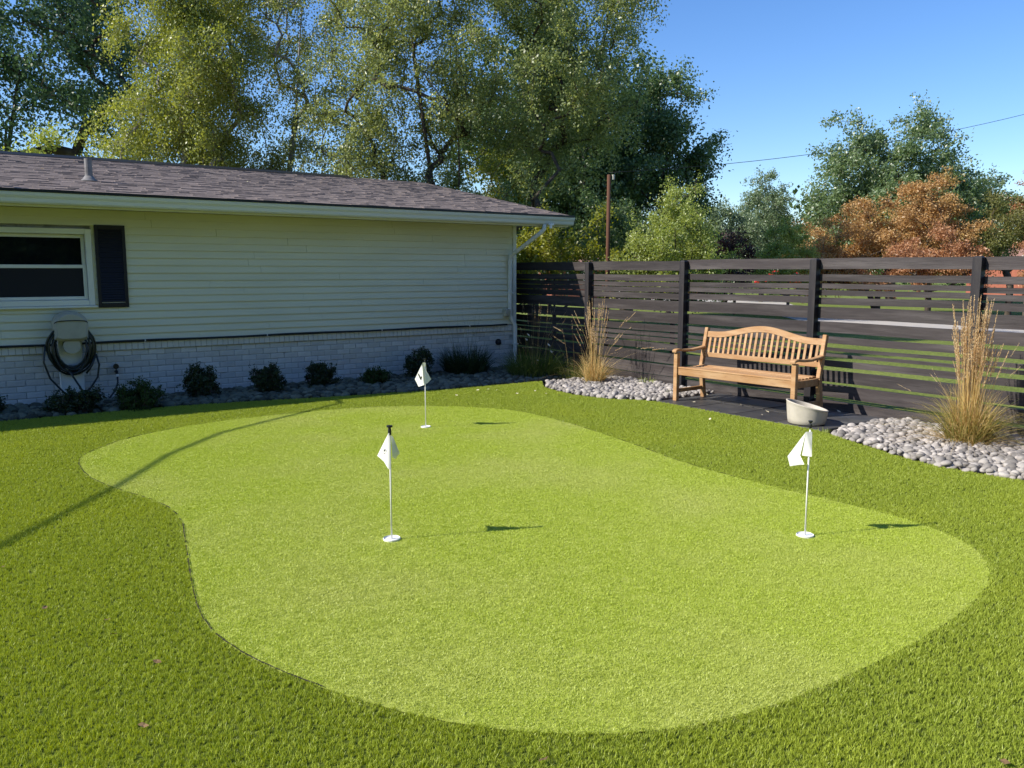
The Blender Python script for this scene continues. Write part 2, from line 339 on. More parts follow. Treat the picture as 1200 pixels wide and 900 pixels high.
# ---------------------------------------------------------------- river stones
def stone_mesh(i, m):
    bm = bmesh.new(); bmesh.ops.create_icosphere(bm, subdivisions=2, radius=1)
    r = random.Random(i); o = Vector((r.uniform(0, 9), r.uniform(0, 9), r.uniform(0, 9)))
    from mathutils import noise
    for v in bm.verts: v.co *= 1 + .22 * noise.noise(v.co * .9 + o)
    me = bpy.data.meshes.new('stone'); bm.to_mesh(me); bm.free(); me.polygons.foreach_set('use_smooth', [True] * len(me.polygons)); me.materials.append(m)
    return me
def stone_bed(name, polys, m, mm, size, nmax, near_key, label_stuff, layers=(0.0, 0.022), skip=lambda P: np.ones(len(P), bool)):
    bed = empty(name, (polys[0][0], polys[0][1], -.035)); bed['kind'] = 'structure'
    meshes = [stone_mesh(i, m) for i in range(7)]
    xs = [p[0] for p in polys]; ys = [p[1] for p in polys]; items = []
    for L_, z in enumerate(layers):
        st = size * (1.45 if L_ == 0 else 1.75)
        gx = np.arange(min(xs), max(xs), st); gy = np.arange(min(ys), max(ys), st)
        P = np.array([(x + rng.uniform(-.35, .35) * st, y + rng.uniform(-.35, .35) * st) for x in gx for y in gy])
        P = P[inside(P, polys) & skip(P)]
        for p in P: items.append((p[0], p[1], z + rng.uniform(-.006, .01)))
    items.sort(key=near_key)
    def xf():
        s = size * random.uniform(.5, 1.3)
        return Vector((s * random.uniform(.85, 1.3), s * random.uniform(.75, 1.05), s * random.uniform(.5, .85))), (random.uniform(-.5, .5), random.uniform(-.5, .5), random.uniform(0, 6.28))
    for i, (x, y, z) in enumerate(items[:nmax]):
        o = bpy.data.objects.new('stone', random.choice(meshes)); o.scale, o.rotation_euler = xf()
        o.location = (x - polys[0][0], y - polys[0][1], z + .035); link(o, bed)
    if len(items) > nmax:
        V = []; F = []; T = []; base = meshes[0]
        arrs = []
        for me in meshes:
            c = np.zeros(len(me.vertices) * 3); me.vertices.foreach_get('co', c)
            arrs.append((c.reshape(-1, 3), np.array([tuple(p.vertices) for p in me.polygons])))
        off = 0
        for (x, y, z) in items[nmax:]:
            sc, rt = xf(); R = np.array(Matrix.LocRotScale((x - polys[0][0], y - polys[0][1], z + .035), __import__('mathutils').Euler(rt), sc))
            v, f = random.choice(arrs); V.append(v @ R[:3, :3].T + R[:3, 3]); F.append(f + off); off += len(v); T.append(np.full(len(f), random.random()))
        me = npmesh('stones', np.vstack(V), np.vstack(F), np.concatenate(T), mm, True)
        o = link(bpy.data.objects.new('small_stones', me), bed); o['kind'] = 'stuff'; o['label'] = label_stuff
    return bed
dist = lambda t: math.hypot(t[0], t[1])
STONES_R = [(8.93, 5.12), (7.8, 5.12), (7.62, 5.0), (7.44, 4.5), (7.27, 4.1), (7.14, 3.6), (7.22, 2.9), (7.36, 1.5), (7.5, 0.2), (8.93, .2)]
def vis_r(t):
    az = math.degrees(math.atan2(t[1], t[0])) - math.degrees(YAW)
    return (0 if az > -33 else 50) + dist(t)
stone_bed('pebble_bed', STONES_R, M['stone'], M['stone_mass'], .039, 300, vis_r, 'grey river stones along the fence right of the slate patio')
STONES_M = [(8.93, 7.75), (7.85, 7.75), (7.65, 7.95), (7.4, 8.25), (7.28, 8.7), (7.32, 9.2), (7.42, 9.6), (7.7, 9.95), (8.3, 9.9), (8.93, 9.7)]
stone_bed('pebble_bed', STONES_M, M['stone'], M['stone_mass'], .039, 200, dist, 'grey river stones along the fence left of the slate patio')
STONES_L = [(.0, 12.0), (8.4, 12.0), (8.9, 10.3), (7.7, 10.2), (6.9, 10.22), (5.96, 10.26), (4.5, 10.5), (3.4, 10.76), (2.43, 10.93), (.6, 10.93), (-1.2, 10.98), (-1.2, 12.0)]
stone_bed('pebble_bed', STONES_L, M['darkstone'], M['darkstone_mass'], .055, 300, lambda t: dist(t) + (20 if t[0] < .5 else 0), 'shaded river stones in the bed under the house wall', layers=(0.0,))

# ---------------------------------------------------------------- house
house = empty('house', (1.3, WALL_Y, 0)); tag(house, 'long white ranch house with clapboard over painted brick and low brown shingle roof', 'house')
HO = Vector((1.3, WALL_Y, 0))
class HB(MB):           # world coordinates in, house-local out
    def build(s, name, m, parent=None, smooth=False, bevel=0, origin=HO):
        s.v = [tuple(Vector(v) - origin) for v in s.v]
        return MB.build(s, name, m, parent or house, smooth, bevel)
WX0, WX1, WZ0, WZ1 = .12, 1.80, 1.30, 2.165       # window opening
HX0, HX1, HY1 = -7.0, CORNER_X, 21.05
b = HB()     # wall core behind the cladding
b.box((HX0, WALL_Y + .055, -.1), (WX0, WALL_Y + .2, 2.5)); b.box((WX1, WALL_Y + .055, -.1), (HX1 - .02, WALL_Y + .2, 2.5))
b.box((WX0, WALL_Y + .055, -.1), (WX1, WALL_Y + .2, WZ0)); b.box((WX0, WALL_Y + .055, WZ1), (WX1, WALL_Y + .2, 2.5))
b.box((HX0, WALL_Y + .21, -.1), (HX0 + .15, HY1, 2.5)); b.box((HX1 - .17, WALL_Y + .21, -.1), (HX1 - .02, HY1, 2.5)); b.box((HX0, HY1, -.1), (HX1 - .02, HY1 + .15, 2.5))
b.add([(HX1 - .03, WALL_Y + .06, 2.5), (HX1 - .03, HY1 + .1, 2.5), (HX1 - .03, 16.55, 3.35)], [(0, 1, 2)])
b.build('wall', M['mortar'])
b = HB(); b.box((HX0, WALL_Y + .011, -.1), (CORNER_X - .02, WALL_Y + .054, .74)); b.build('mortar', M['mortar'])
b = HB(); b.box((HX0, WALL_Y - .014, .64), (CORNER_X - .03, WALL_Y + .01, .739)); b.build('mortar', M['mortar'])
# bricks: 8 courses, nearest 300 as parts
BL, BH = .20, .072; bm_full = None
bx = MB(); bx.box((-BL / 2, -.045, -BH / 2), (BL / 2, .045, BH / 2)); brick_me = bx.mesh('brick', M['brick'], bevel=.006)
bricks = []
for c in range(8):
    z = .60 - c * .080; off = (c % 2) * .105
    x = CORNER_X - .12 - off
    while x > HX0 + .1:
        bricks.append((x, z)); x -= .21
bricks.sort(key=lambda t: (0 if t[0] > .55 else 1, -t[0] if t[0] > .55 else -t[0]))
for (x, z) in bricks[:300]:
    o = bpy.data.objects.new('brick', brick_me); o.location = (x - HO.x, .05 + random.uniform(-.003, .003), z); o.rotation_euler = (random.uniform(-.015, .015), random.uniform(-.012, .012), random.uniform(-.008, .008)); link(o, house)
b = HB()
for (x, z) in bricks[300:]: b.box((x - BL / 2, WALL_Y + .005, z - BH / 2), (x + BL / 2, WALL_Y + .05, z + BH / 2))
b.build('brickwork', M['brick'])['kind'] = 'stuff'
b = HB(); x = CORNER_X - .05
while x > HX0:
    j = random.uniform(-.003, .003); b.box((x - .0345, WALL_Y - .022 + j, .645), (x + .0345, WALL_Y + .05, .738)); x -= .075
b.build('rowlock_course', M['brick'], bevel=.004)['kind'] = 'stuff'
# clapboards: sloped courses of 0.10 m
z = .755; i = 0
while z < 2.47:
    h = min(.1005, 2.475 - z)
    segs = [(HX0, CORNER_X - .06)]
    if z + h > WZ0 - .03 and z < WZ1 + .03: segs = [(HX0, WX0 - .06), (WX1 + .06, CORNER_X - .06)]
    cut = []
    for x0, x1 in segs:
        c0 = x0; c1 = x0 + random.uniform(1.2, 3.6)
        while c1 < x1 - .5: cut.append((c0, c1 - .0025)); c0 = c1; c1 += random.uniform(3.2, 3.7)
        cut.append((c0, x1))
    for x0, x1 in cut:
        b = HB(); y = WALL_Y + random.uniform(-.0015, .0015)
        b.add([(x0, y - .030, z), (x1, y - .030, z), (x1, y - .010, z + h), (x0, y - .010, z + h), (x0, y + .055, z), (x1, y + .055, z), (x1, y + .055, z + h), (x0, y + .055, z + h)],
              [(0, 1, 2, 3), (4, 7, 6, 5), (0, 4, 5, 1), (3, 2, 6, 7), (0, 3, 7, 4), (1, 5, 6, 2)])
        b.build('clapboard', M['siding'])
    z += .1005
b = HB(); b.box((CORNER_X - .058, WALL_Y - .034, .75), (CORNER_X + .012, WALL_Y + .2, 2.47)); b.build('corner_board', M['trim'], bevel=.004)
# dark conduit under the siding with clips
b = HB(); pts = [(HX0 + i * .6, WALL_Y - .05, .757 + .006 * sin(i * 1.7)) for i in range(int((8.3 - HX0) / .6) + 1)] + [(8.38, WALL_Y - .05, .757)]
b.tube(pts, .014, 8); cd_ = b.build('conduit', M['black'], smooth=True)
b = HB()
for x in (.35, 2.43, 4.1, 5.95, 7.6): b.box((x - .007, WALL_Y - .067, .742), (x + .007, WALL_Y - .02, .773))
b.build('clip', M['trim'], bevel=.003)
# soffit, fascia, gutter
EY, EX1, EX0 = 11.36, 9.33, -7.7
b = HB(); b.box((EX0, EY + .05, 2.478), (EX1 - .02, WALL_Y + .2, 2.50)); b.build('soffit', M['soffit'])
b = HB(); b.box((EX0, EY + .12, 2.44), (EX1 - .02, EY + .145, 2.62)); b.build('fascia', M['trim'])
prof = [(.11, .0), (.035, .0), (.02, .02), (.012, .06), (-.006, .09), (-.012, .115), (-.012, .132), (-.004, .132), (-.002, .118), (.02, .10), (.03, .06), (.11, .012)]
b = HB(); n = len(prof); xs = [EX0, EX1 + .03]
b.add([(x, EY + p, 2.468 + q) for x in xs for p, q in prof], [(k, (k + 1) % n, n + (k + 1) % n, n + k) for k in range(n)] + [tuple(range(n - 1, -1, -1)), tuple(range(n, 2 * n))])
b.build('gutter', M['gutter'])
b = HB(); b.box((EX0, EY - .024, 2.602), (EX1 + .01, EY - .004, 2.634)); b.build('eave_shade_strip', M['black'])  # black strip painted in as the shade gap between shingles and gutter
b = HB(); b.box((8.80, EY - .05, 2.40), (8.835, EY - .015, 2.475)); b.box((8.79, EY - .052, 2.455), (8.87, EY + .0, 2.482)); b.build('gutter_bracket', M['white'], bevel=.004)
def dspout(pts): 
    b = HB(); b.tube(pts, .034, 8); return b
b = HB(); b.tube([(8.74, EY + .05, 2.47), (8.74, EY + .055, 2.39), (8.70, EY + .10, 2.33), (8.47, WALL_Y - .13, 1.99), (8.44, WALL_Y - .07, 1.93), (8.435, WALL_Y - .06, 1.86),
        (8.435, WALL_Y - .06, .95), (8.44, WALL_Y - .06, .90), (8.52, WALL_Y - .07, .77), (8.535, WALL_Y - .075, .72), (8.535, WALL_Y - .075, .12), (8.53, WALL_Y - .10, .06), (8.52, WALL_Y - .2, .02)], .036, 10)
b.build('downspout', M['trim'], smooth=True)
b = HB(); b.box((8.395, WALL_Y - .105, 1.30), (8.475, WALL_Y - .02, 1.32)); b.box((8.49, WALL_Y - .12, .40), (8.58, WALL_Y - .02, .42)); b.build('strap', M['trim'])
# roof
RY, RZ = 16.55, 3.62; EZ = 2.615; SL = math.hypot(RY - EY, RZ - EZ); ua = Vector((0, RY - EY, RZ - EZ)).normalized(); un = Vector((0, -ua.z, ua.y))
b = HB()
for s in (0,):
    e0 = Vector((0, EY - .005, EZ)); r0 = Vector((0, RY, RZ))
    bk = Vector((0, 2 * RY - EY, EZ))
    V = []
    for x in (EX0, EX1):
        for p in (e0 - un * .03, e0, r0, bk, bk - Vector((0, 0, .03)), r0 - Vector((0, 0, .03))): V.append(p + Vector((x, 0, 0)))
    b.add(V, [(0, 1, 7, 6), (1, 2, 8, 7), (2, 3, 9, 8), (3, 4, 10, 9), (4, 5, 11, 10), (5, 0, 6, 11), (5, 4, 3, 2), (5, 2, 1, 0), (11, 8, 9, 10), (11, 6, 7, 8)], .3)
roof = b.build('roof', M['shingle'])
b = HB(); ex = .135; nc = int(SL / ex)
for c in range(nc + 1):
    s0 = c * ex - .02; x = EX0 - random.uniform(0, .3)
    while x < EX1:
        wd = random.uniform(.10, .24); x1 = min(x + wd, EX1 + .01); xa = max(x, EX0)
        th = random.choice((.007, .009, .013)) + random.uniform(0, .003); t = random.random()
        p0 = Vector((0, EY, EZ)) + ua * s0; p1 = p0 + ua * (ex + .03); 
        b.add([(xa, *(p0 + un * .002)[1:]), (x1, *(p0 + un * .002)[1:]), (x1, *(p0 + un * th)[1:]), (xa, *(p0 + un * th)[1:]), (xa, *(p1 + un * .003)[1:]), (x1, *(p1 + un * .003)[1:])],
              [(0, 1, 2, 3), (3, 2, 5, 4), (0, 3, 4), (1, 5, 2)], t)
        x = x1 + .004
    
b.build('shingles', M['shingle'], roof, origin=HO)['kind'] = 'stuff'
b = HB(); b.add([(EX0, RY - .14, RZ - .01), (7.5, RY - .14, RZ - .01), (7.5, RY, RZ + .05), (EX0, RY, RZ + .05), (EX0, RY + .14, RZ - .01), (7.5, RY + .14, RZ - .01)], [(0, 1, 2, 3), (3, 2, 5, 4), (1, 5, 2), (0, 3, 4)])
b.build('ridge_vent', M['black'], roof)
b = HB(); b.tube([(2.01, 12.85, 2.86), (2.01, 12.85, 3.20)], .048, 14); b.build('vent_pipe', M['pipe'], roof, smooth=False)
b = HB(); c = Vector((2.01, 12.85, 2.90)); b.lathe([(.12, -.0), (.075, .035), (.055, .07), (.05, .07)], tuple(c), 16); b.build('pipe_flashing', M['pipe'], roof, smooth=True)
# window
win = empty('window'); win.parent = house; win.location = ((WX0 + WX1) / 2 - HO.x, 0, (WZ0 + WZ1) / 2)
WO = HO + win.location
b = HB(); t = .07
b.box((WX0 - .055, WALL_Y - .045, WZ0 - .055), (WX0 + .015, WALL_Y + .07, WZ1 + .055)); b.box((WX1 - .015, WALL_Y - .045, WZ0 - .055), (WX1 + .055, WALL_Y + .07, WZ1 + .055))
b.box((WX0 + .0155, WALL_Y - .045, WZ1 - .015), (WX1 - .0155, WALL_Y + .07, WZ1 + .055)); b.box((WX0 + .0155, WALL_Y - .045, WZ0 - .055), (WX1 - .0155, WALL_Y + .07, WZ0 + .015))
b.build('frame', M['trim'], win, bevel=.004, origin=WO)
b = HB()
def sash(z0, z1, y):
    x0, x1 = WX0 + .018, WX1 - .018; q = .042
    b.box((x0, y, z0), (x0 + q, y + .03, z1)); b.box((x1 - q, y, z0), (x1, y + .03, z1)); b.box((x0 + q, y + .001, z1 - q), (x1 - q, y + .029, z1)); b.box((x0 + q, y + .001, z0), (x1 - q, y + .029, z0 + q))
zm = (WZ0 + WZ1) / 2 + .01
sash(zm - .02, WZ1 - .018, WALL_Y + .028); b.build('upper_sash', M['trim'], win, bevel=.003, origin=WO)
b = HB(); sash(WZ0 + .018, zm + .02, WALL_Y - .008); b.build('lower_sash', M['trim'], win, bevel=.003, origin=WO)
b = HB(); b.box((WX0 + .05, WALL_Y + .04, zm + .01), (WX1 - .05, WALL_Y + .044, WZ1 - .05)); b.build('pane', M['glass'], win, origin=WO)
b = HB(); b.box((WX0 + .05, WALL_Y + .005, WZ0 + .05), (WX1 - .05, WALL_Y + .009, zm - .015)); b.build('pane', M['screen'], win, origin=WO)
b = HB(); b.box((WX0 - .08, WALL_Y - .07, WZ0 - .085), (WX1 + .08, WALL_Y + .02, WZ0 - .058)); b.build('sill', M['trim'], win, bevel=.004, origin=WO)
def shutter(x0, x1):
    z0, z1 = 1.21, 2.275; b = HB(); y = WALL_Y
    b.box((x0, y - .05, z0), (x0 + .04, y - .02, z1)); b.box((x1 - .04, y - .05, z0), (x1, y - .02, z1))
    for a, c in ((z0, z0 + .06), (z1 - .06, z1)): b.box((x0 + .0405, y - .049, a), (x1 - .0405, y - .021, c))
    sh = b.build('shutter', M['shutter'], None, bevel=.003)
    b = HB(); zz = z0 + .075
    while zz < z1 - .08:
        if True:
            b.add([(x0 + .04, y - .044, zz), (x1 - .04, y - .044, zz), (x1 - .04, y - .028, zz + .034), (x0 + .04, y - .028, zz + .034), (x0 + .04, y - .038, zz - .004), (x1 - .04, y - .038, zz - .004), (x1 - .04, y - .022, zz + .03), (x0 + .04, y - .022, zz + .03)],
                  [(0, 1, 2, 3), (4, 7, 6, 5), (0, 4, 5, 1), (3, 2, 6, 7)])
        zz += .032
    b.build('louvers', M['shutter'], sh)
shutter(1.895, 2.26); shutter(-.34, .025)
# small fittings on the wall
b = HB(); b.box((8.30, WALL_Y - .12, .90), (8.395, WALL_Y - .018, 1.03)); b.box((8.31, WALL_Y - .13, .93), (8.385, WALL_Y - .12, 1.02)); b.build('outlet_box', M['reel'], bevel=.008)
b = HB(); b.tube([(8.22, WALL_Y + .02, .455), (8.22, WALL_Y - .02, .455)], .055, 14); b.tube([(8.22, WALL_Y - .02, .455), (8.22, WALL_Y - .06, .43)], [.04, .03], 10); b.build('dryer_vent', M['black'])

# hose hanger with its coil, spigot hose
hh = empty('hose_hanger', (1.52, WALL_Y - .03, 0)); tag(hh, 'taupe plastic hose hanger box with rounded lid mounted below the window', 'hose hanger')
hp = Vector((1.52, WALL_Y - .03, 0))
class LB(MB):
    def __init__(s, o): MB.__init__(s); s.o = o
    def build(s, name, m, parent=None, smooth=False, bevel=0):
        s.v = [tuple(Vector(v) - s.o) for v in s.v]; return MB.build(s, name, m, parent, smooth, bevel)
b = LB(hp); prof = []
outline = [(-.20, .83), (-.20, 1.02)] + [(-.20 * cos(a), 1.02 + .16 * sin(a)) for a in np.linspace(.15, pi - .15, 10)] + [(.20, 1.02), (.20, .83), (.13, .80), (-.13, .80)]
n = len(outline); V = [(1.53 + x, WALL_Y - y, z) for y, k in ((.03, 1), (.20, 1)) for x, z in outline] + [(1.53 + x * .82, WALL_Y - .25, .98 + (z - .98) * .82) for x, z in outline]
b.add(V, [(r * n + k, (r * n + (k + 1) % n), (r + 1) * n + (k + 1) % n, (r + 1) * n + k) for r in range(2) for k in range(n)] + [tuple(range(2 * n, 3 * n)), tuple(range(n - 1, -1, -1))])
b.build('cover', M['reel'], hh, bevel=.006)
b = LB(hp); b.tube([(1.34, WALL_Y - .247, 1.035)] + [(1.53 + x, WALL_Y - .258, 1.05 + .015 * (1 - (x / .2) ** 2)) for x in np.linspace(-.16, .16, 7)] + [(1.72, WALL_Y - .247, 1.035)], .006, 6); b.build('lid_seam', M['black'], hh)
b = LB(hp); b.box((1.38, WALL_Y - .10, .10), (1.66, WALL_Y - .035, .82)); b.build('back_panel', M['trim'], hh, bevel=.01)
b = LB(hp); b.tube([(1.53, WALL_Y - .20, .74), (1.53, WALL_Y - .04, .74)], .10, 16); b.build('spool', M['reel'], hh)
hs = MB(); random.seed(11)
pts = []
for k in range(240):
    a = 2 * pi * k / 22.0; t = k / 240; rx = .225 + .055 * sin(k * .083); rz = .24 + .04 * cos(k * .061 + 1) 
    zc = .74 + .02 * sin(k * .11)
    pts.append((1.525 + rx * sin(a), WALL_Y - .13 - .075 * (.5 + .5 * sin(k * .37)), zc + rz * (cos(a) if cos(a) > 0 else cos(a) * 1.32)))
hs.tube(pts, .0125, 7)
hs.tube([(1.23, WALL_Y - .19, .75), (1.20, WALL_Y - .20, .55), (1.26, WALL_Y - .2, .34), (1.38, WALL_Y - .19, .18), (1.46, WALL_Y - .19, .08), (1.5, WALL_Y - .2, .03)], .0125, 7)
hs.tube([(1.48, WALL_Y - .21, .42), (1.53, WALL_Y - .22, .32), (1.60, WALL_Y - .22, .18), (1.66, WALL_Y - .22, .08), (1.7, WALL_Y - .22, .03)], .0125, 7)
hs.tube([(1.80, WALL_Y - .19, .62), (1.83, WALL_Y - .19, .48), (1.80, WALL_Y - .19, .32), (1.72, WALL_Y - .19, .2), (1.62, WALL_Y - .19, .1), (1.55, WALL_Y - .19, .03)], .0125, 7)
hs.tube([(1.79, WALL_Y - .2, .60), (1.74, WALL_Y - .21, .48), (1.67, WALL_Y - .21, .38)], .014, 7)
o = hs.build('garden_hose', M['hose'], None, True); tag(o, 'dark green garden hose coiled in loops over the wall hanger', 'hose')
sp = empty('spigot', (2.05, WALL_Y, .34)); tag(sp, 'dark outdoor spigot low on the brick with short hose curving down', 'spigot')
b = LB(Vector((2.05, WALL_Y, .34))); b.tube([(2.05, WALL_Y + .02, .36), (2.05, WALL_Y - .08, .36)], .016, 8); b.tube([(2.05, WALL_Y - .06, .37), (2.05, WALL_Y - .10, .33)], .02, 8); b.tube([(2.05, WALL_Y - .05, .375), (2.05, WALL_Y - .05, .42)], .008, 6); b.tube([(2.05, WALL_Y - .062, .43), (2.05, WALL_Y - .038, .43)], .036, 12)
b.build('tap', M['black'], sp)
b = LB(Vector((2.05, WALL_Y, .34))); b.tube([(2.05, WALL_Y - .10, .335), (2.052, WALL_Y - .10, .30)], .018, 8); b.build('hose_coupling', M['white'], sp)
b = LB(Vector((2.05, WALL_Y, .34))); b.tube([(2.052, WALL_Y - .10, .30), (2.05, WALL_Y - .11, .22), (2.01, WALL_Y - .13, .12), (1.93, WALL_Y - .16, .03), (1.84, WALL_Y - .2, -.01), (1.72, WALL_Y - .25, .0)], .0125, 7); b.build('hose_tail', M['hose'], sp, True)

# ---------------------------------------------------------------- fence
fence = empty('fence', (FENCE_X, 6.3, 0)); tag(fence, 'dark stained wooden fence of mixed width horizontal boards with gaps', 'fence')
FO = Vector((FENCE_X, 6.3, 0))
BOARDS = [(1.834, 1.702), (1.632, 1.550), (1.520, 1.464), (1.447, 1.386), (1.362, 1.282), (1.246, 1.104), (1.067, .934), (.884, .802), (.762, .720), (.690, .648), (.604, .524), (.474, .336), (.298, .150), (.112, -.04)]
posts = [14.76, 12.63, 10.49, 8.40, 6.25, 4.31, 2.2, .1, -2.0, -4.1, -6.2]
rf = random.Random(5)
for i in range(len(posts) - 1):
    y1, y0 = posts[i], posts[i + 1]; dz = rf.uniform(-.008, .008); ext = (.009 if y0 > 8 else .004 if y0 > 6 else 0.0)
    for (a, c) in BOARDS:
        s0, s1 = rf.uniform(-.006, .006), rf.uniform(-.006, .006); b = MB(); h = (a - c) / 2 + (ext if a < 1.3 else ext * .4) + rf.uniform(-.002, .002); n = 5
        V = []; cup = rf.uniform(-.004, .004)
        for k in range(n):
            t = k / (n - 1); y = y0 + .006 + (y1 - y0 - .012) * t; zc = (a + c) / 2 + dz * (a > .2) + s0 * (1 - t) + s1 * t + .003 * sin(t * 6 + a * 9); bow = .004 * sin(pi * t) * rf.uniform(-1, 1)
            V += [(0 + bow, y - 6.3, zc - h), (0 + bow, y - 6.3, zc + h), (.02 + bow, y - 6.3, zc + h), (.02 + bow, y - 6.3, zc - h)]
        F = [(4 * k + j, 4 * k + (j + 1) % 4, 4 * k + 4 + (j + 1) % 4, 4 * k + 4 + j) for k in range(n - 1) for j in range(4)] + [(3, 2, 1, 0), tuple(4 * (n - 1) + j for j in range(4))]
        b.add(V, F); b.build('board', M['fence'], fence)
pb = MB(); pb.box((-.09, -.046, -.05), (-.002, .046, 1.815)); pb.add([(-.09, -.046, 1.815), (-.002, -.046, 1.815), (-.002, .046, 1.815), (-.09, .046, 1.815), (-.075, -.03, 1.832), (-.017, -.03, 1.832), (-.017, .03, 1.832), (-.075, .03, 1.832)], [(0, 1, 5, 4), (1, 2, 6, 5), (2, 3, 7, 6), (3, 0, 4, 7), (4, 5, 6, 7)])
post_me = pb.mesh('post', M['post'])
for y in posts:
    o = bpy.data.objects.new('post', post_me); o.location = (0, y - 6.3, rf.uniform(-.006, .006)); link(o, fence)

# ---------------------------------------------------------------- slate patio
patio = empty('patio', (8.35, 6.45, 0)); patio['kind'] = 'structure'
pv = MB(); pv.box((-.302, -.302, -.05), (.302, .302, .012)); pav_me = pv.mesh('paver', M['slate'], bevel=.008)
for i in range(2):
    for j in range(4):
        o = bpy.data.objects.new('paver', pav_me); o.location = (8.0 + i * .612 - 8.35, 5.51 + j * .612 - 6.45, random.uniform(-.003, .003)); o.rotation_euler = (random.uniform(-.004, .004), random.uniform(-.004, .004), random.choice((0, pi / 2, pi))); link(o, patio)

# ---------------------------------------------------------------- bench
bench = empty('garden_bench', (8.235, 6.69, .012), .07); tag(bench, 'slatted teak garden bench with arched back standing on the slate patio', 'bench')
def part(name, b, bev=.004, smooth=False): return b.build(name, M['teak'], bench, smooth, bev)
LY = .855       # half distance to leg centres
for s in (-1, 1):
    b = MB(); b.beam((-.24, s * LY, 0), (-.24, s * LY, .625), .058, .058, (1, 0, 0)); part('leg', b)
    b = MB(); b.beam((.33, s * LY, 0), (.27, s * LY, .42), .055, .06, (1, 0, 0)); part('leg', b)
    b = MB(); b.beam((.27, s * LY, .42), (.38, s * LY, .925), .05, .055, (1, 0, 0)); part('back_post', b)
    b = MB(); b.beam((-.21, s * LY, .13), (.29, s * LY, .13), .03, .05); part('stretcher', b)
    b = MB(); b.beam((-.21, s * LY, .38), (.245, s * LY, .38), .028, .085); part('side_rail', b)
    b = MB()
    pts = [(-.30, .628), (-.27, .645), (-.22, .650), (-.10, .636), (.05, .632), (.20, .645), (.315, .662)]
    V = []
    for x, z in pts: V += [(x, s * LY - .034, z), (x, s * LY + .034, z), (x, s * LY + .034, z + .030), (x, s * LY - .034, z + .030)]
    k = len(pts); b.add(V, [(4 * i + j, 4 * i + 4 + j, 4 * i + 4 + (j + 1) % 4, 4 * i + (j + 1) % 4) for i in range(k - 1) for j in range(4)] + [(0, 1, 2, 3), tuple(4 * k - 1 - j for j in range(4))]); part('armrest', b, .006)
b = MB(); b.beam((-.235, -LY + .03, .385), (-.235, LY - .03, .385), .028, .09); part('front_rail', b)
b = MB(); b.beam((.255, -LY + .03, .385), (.255, LY - .03, .385), .028, .07); part('rear_rail', b)
for y in (-.3, .3):
    b = MB(); b.beam((-.22, y, .39), (.24, y, .39), .03, .05); part('seat_support', b)
for i in range(7):
    b = MB(); x = -.225 + i * .0745; b.beam((x, -LY + .035, .436 - .012 * sin(pi * i / 6)), (x, LY - .035, .436 - .012 * sin(pi * i / 6)), .060, .019); part('seat_slat', b)
def bx_(z): return .27 + (z - .42) * .218
def arch(y):
    t = min(1, abs(y) / .80); return .880 + .105 * (.5 + .5 * cos(pi * min(1, t * 1.12)))
b = MB(); V = []; ys = np.linspace(-.832, .832, 25)
for y in ys:
    z1 = arch(y); z0 = z1 - .075
    for x_, z_ in ((-.015, z0), (.015, z0), (.015, z1), (-.015, z1)): V.append((bx_(z_) + x_, y, z_))
b.add(V, [(4 * i + j, 4 * i + 4 + j, 4 * i + 4 + (j + 1) % 4, 4 * i + (j + 1) % 4) for i in range(24) for j in range(4)] + [(0, 1, 2, 3), (99, 98, 97, 96)]); part('top_rail', b, .003)
b = MB(); b.beam((bx_(.575), -.83, .575), (bx_(.575), .83, .575), .028, .06); part('lower_back_rail', b)
for i in range(21):
    y = -.777 + i * .0777; b = MB(); b.beam((bx_(.60), y, .60), (bx_(arch(y) - .07), y, arch(y) - .07), .034, .014, (1, 0, 0)); part('back_slat', b, .002)

# ---------------------------------------------------------------- planter (slanted rim bowl)
b = MB(); n = 48; rings = []
def ring(r, zf, dx=0):
    rings.append([(r * cos(2 * pi * k / n), r * sin(2 * pi * k / n), zf(r * cos(2 * pi * k / n), r * sin(2 * pi * k / n))) for k in range(n)])
sl = Vector((R_ := (sin(YAW)), -cos(YAW)))        # rim falls away towards the right of the view
rim = lambda x, y: .205 - (x * sl.x + y * sl.y) * .24 + (y * sl.x - x * sl.y) * .04
ring(.02, lambda x, y: 0); ring(.195, lambda x, y: 0); ring(.213, lambda x, y: .012)
for t in (.2, .4, .6, .8, .95): ring(.213 + .025 * t ** .7, lambda x, y, t=t: .012 + (rim(x, y) - .012) * t)
ring(.243, rim); ring(.239, lambda x, y: rim(x, y) + .006); ring(.222, lambda x, y: rim(x, y) + .006); ring(.216, lambda x, y: rim(x, y) - .01)
ring(.205, lambda x, y: .07); ring(.17, lambda x, y: .03); ring(.01, lambda x, y: .025)
b.add([v for r in rings for v in r], [(i * n + k, i * n + (k + 1) % n, (i + 1) * n + (k + 1) % n, (i + 1) * n + k) for i in range(len(rings) - 1) for k in range(n)])
o = b.build('planter', M['pot'], None, True); o.location = (7.915, 5.54, .014); o.scale = (.93, .93, .97); tag(o, 'empty cream bowl planter with slanted rim in front of the bench leg', 'planter')

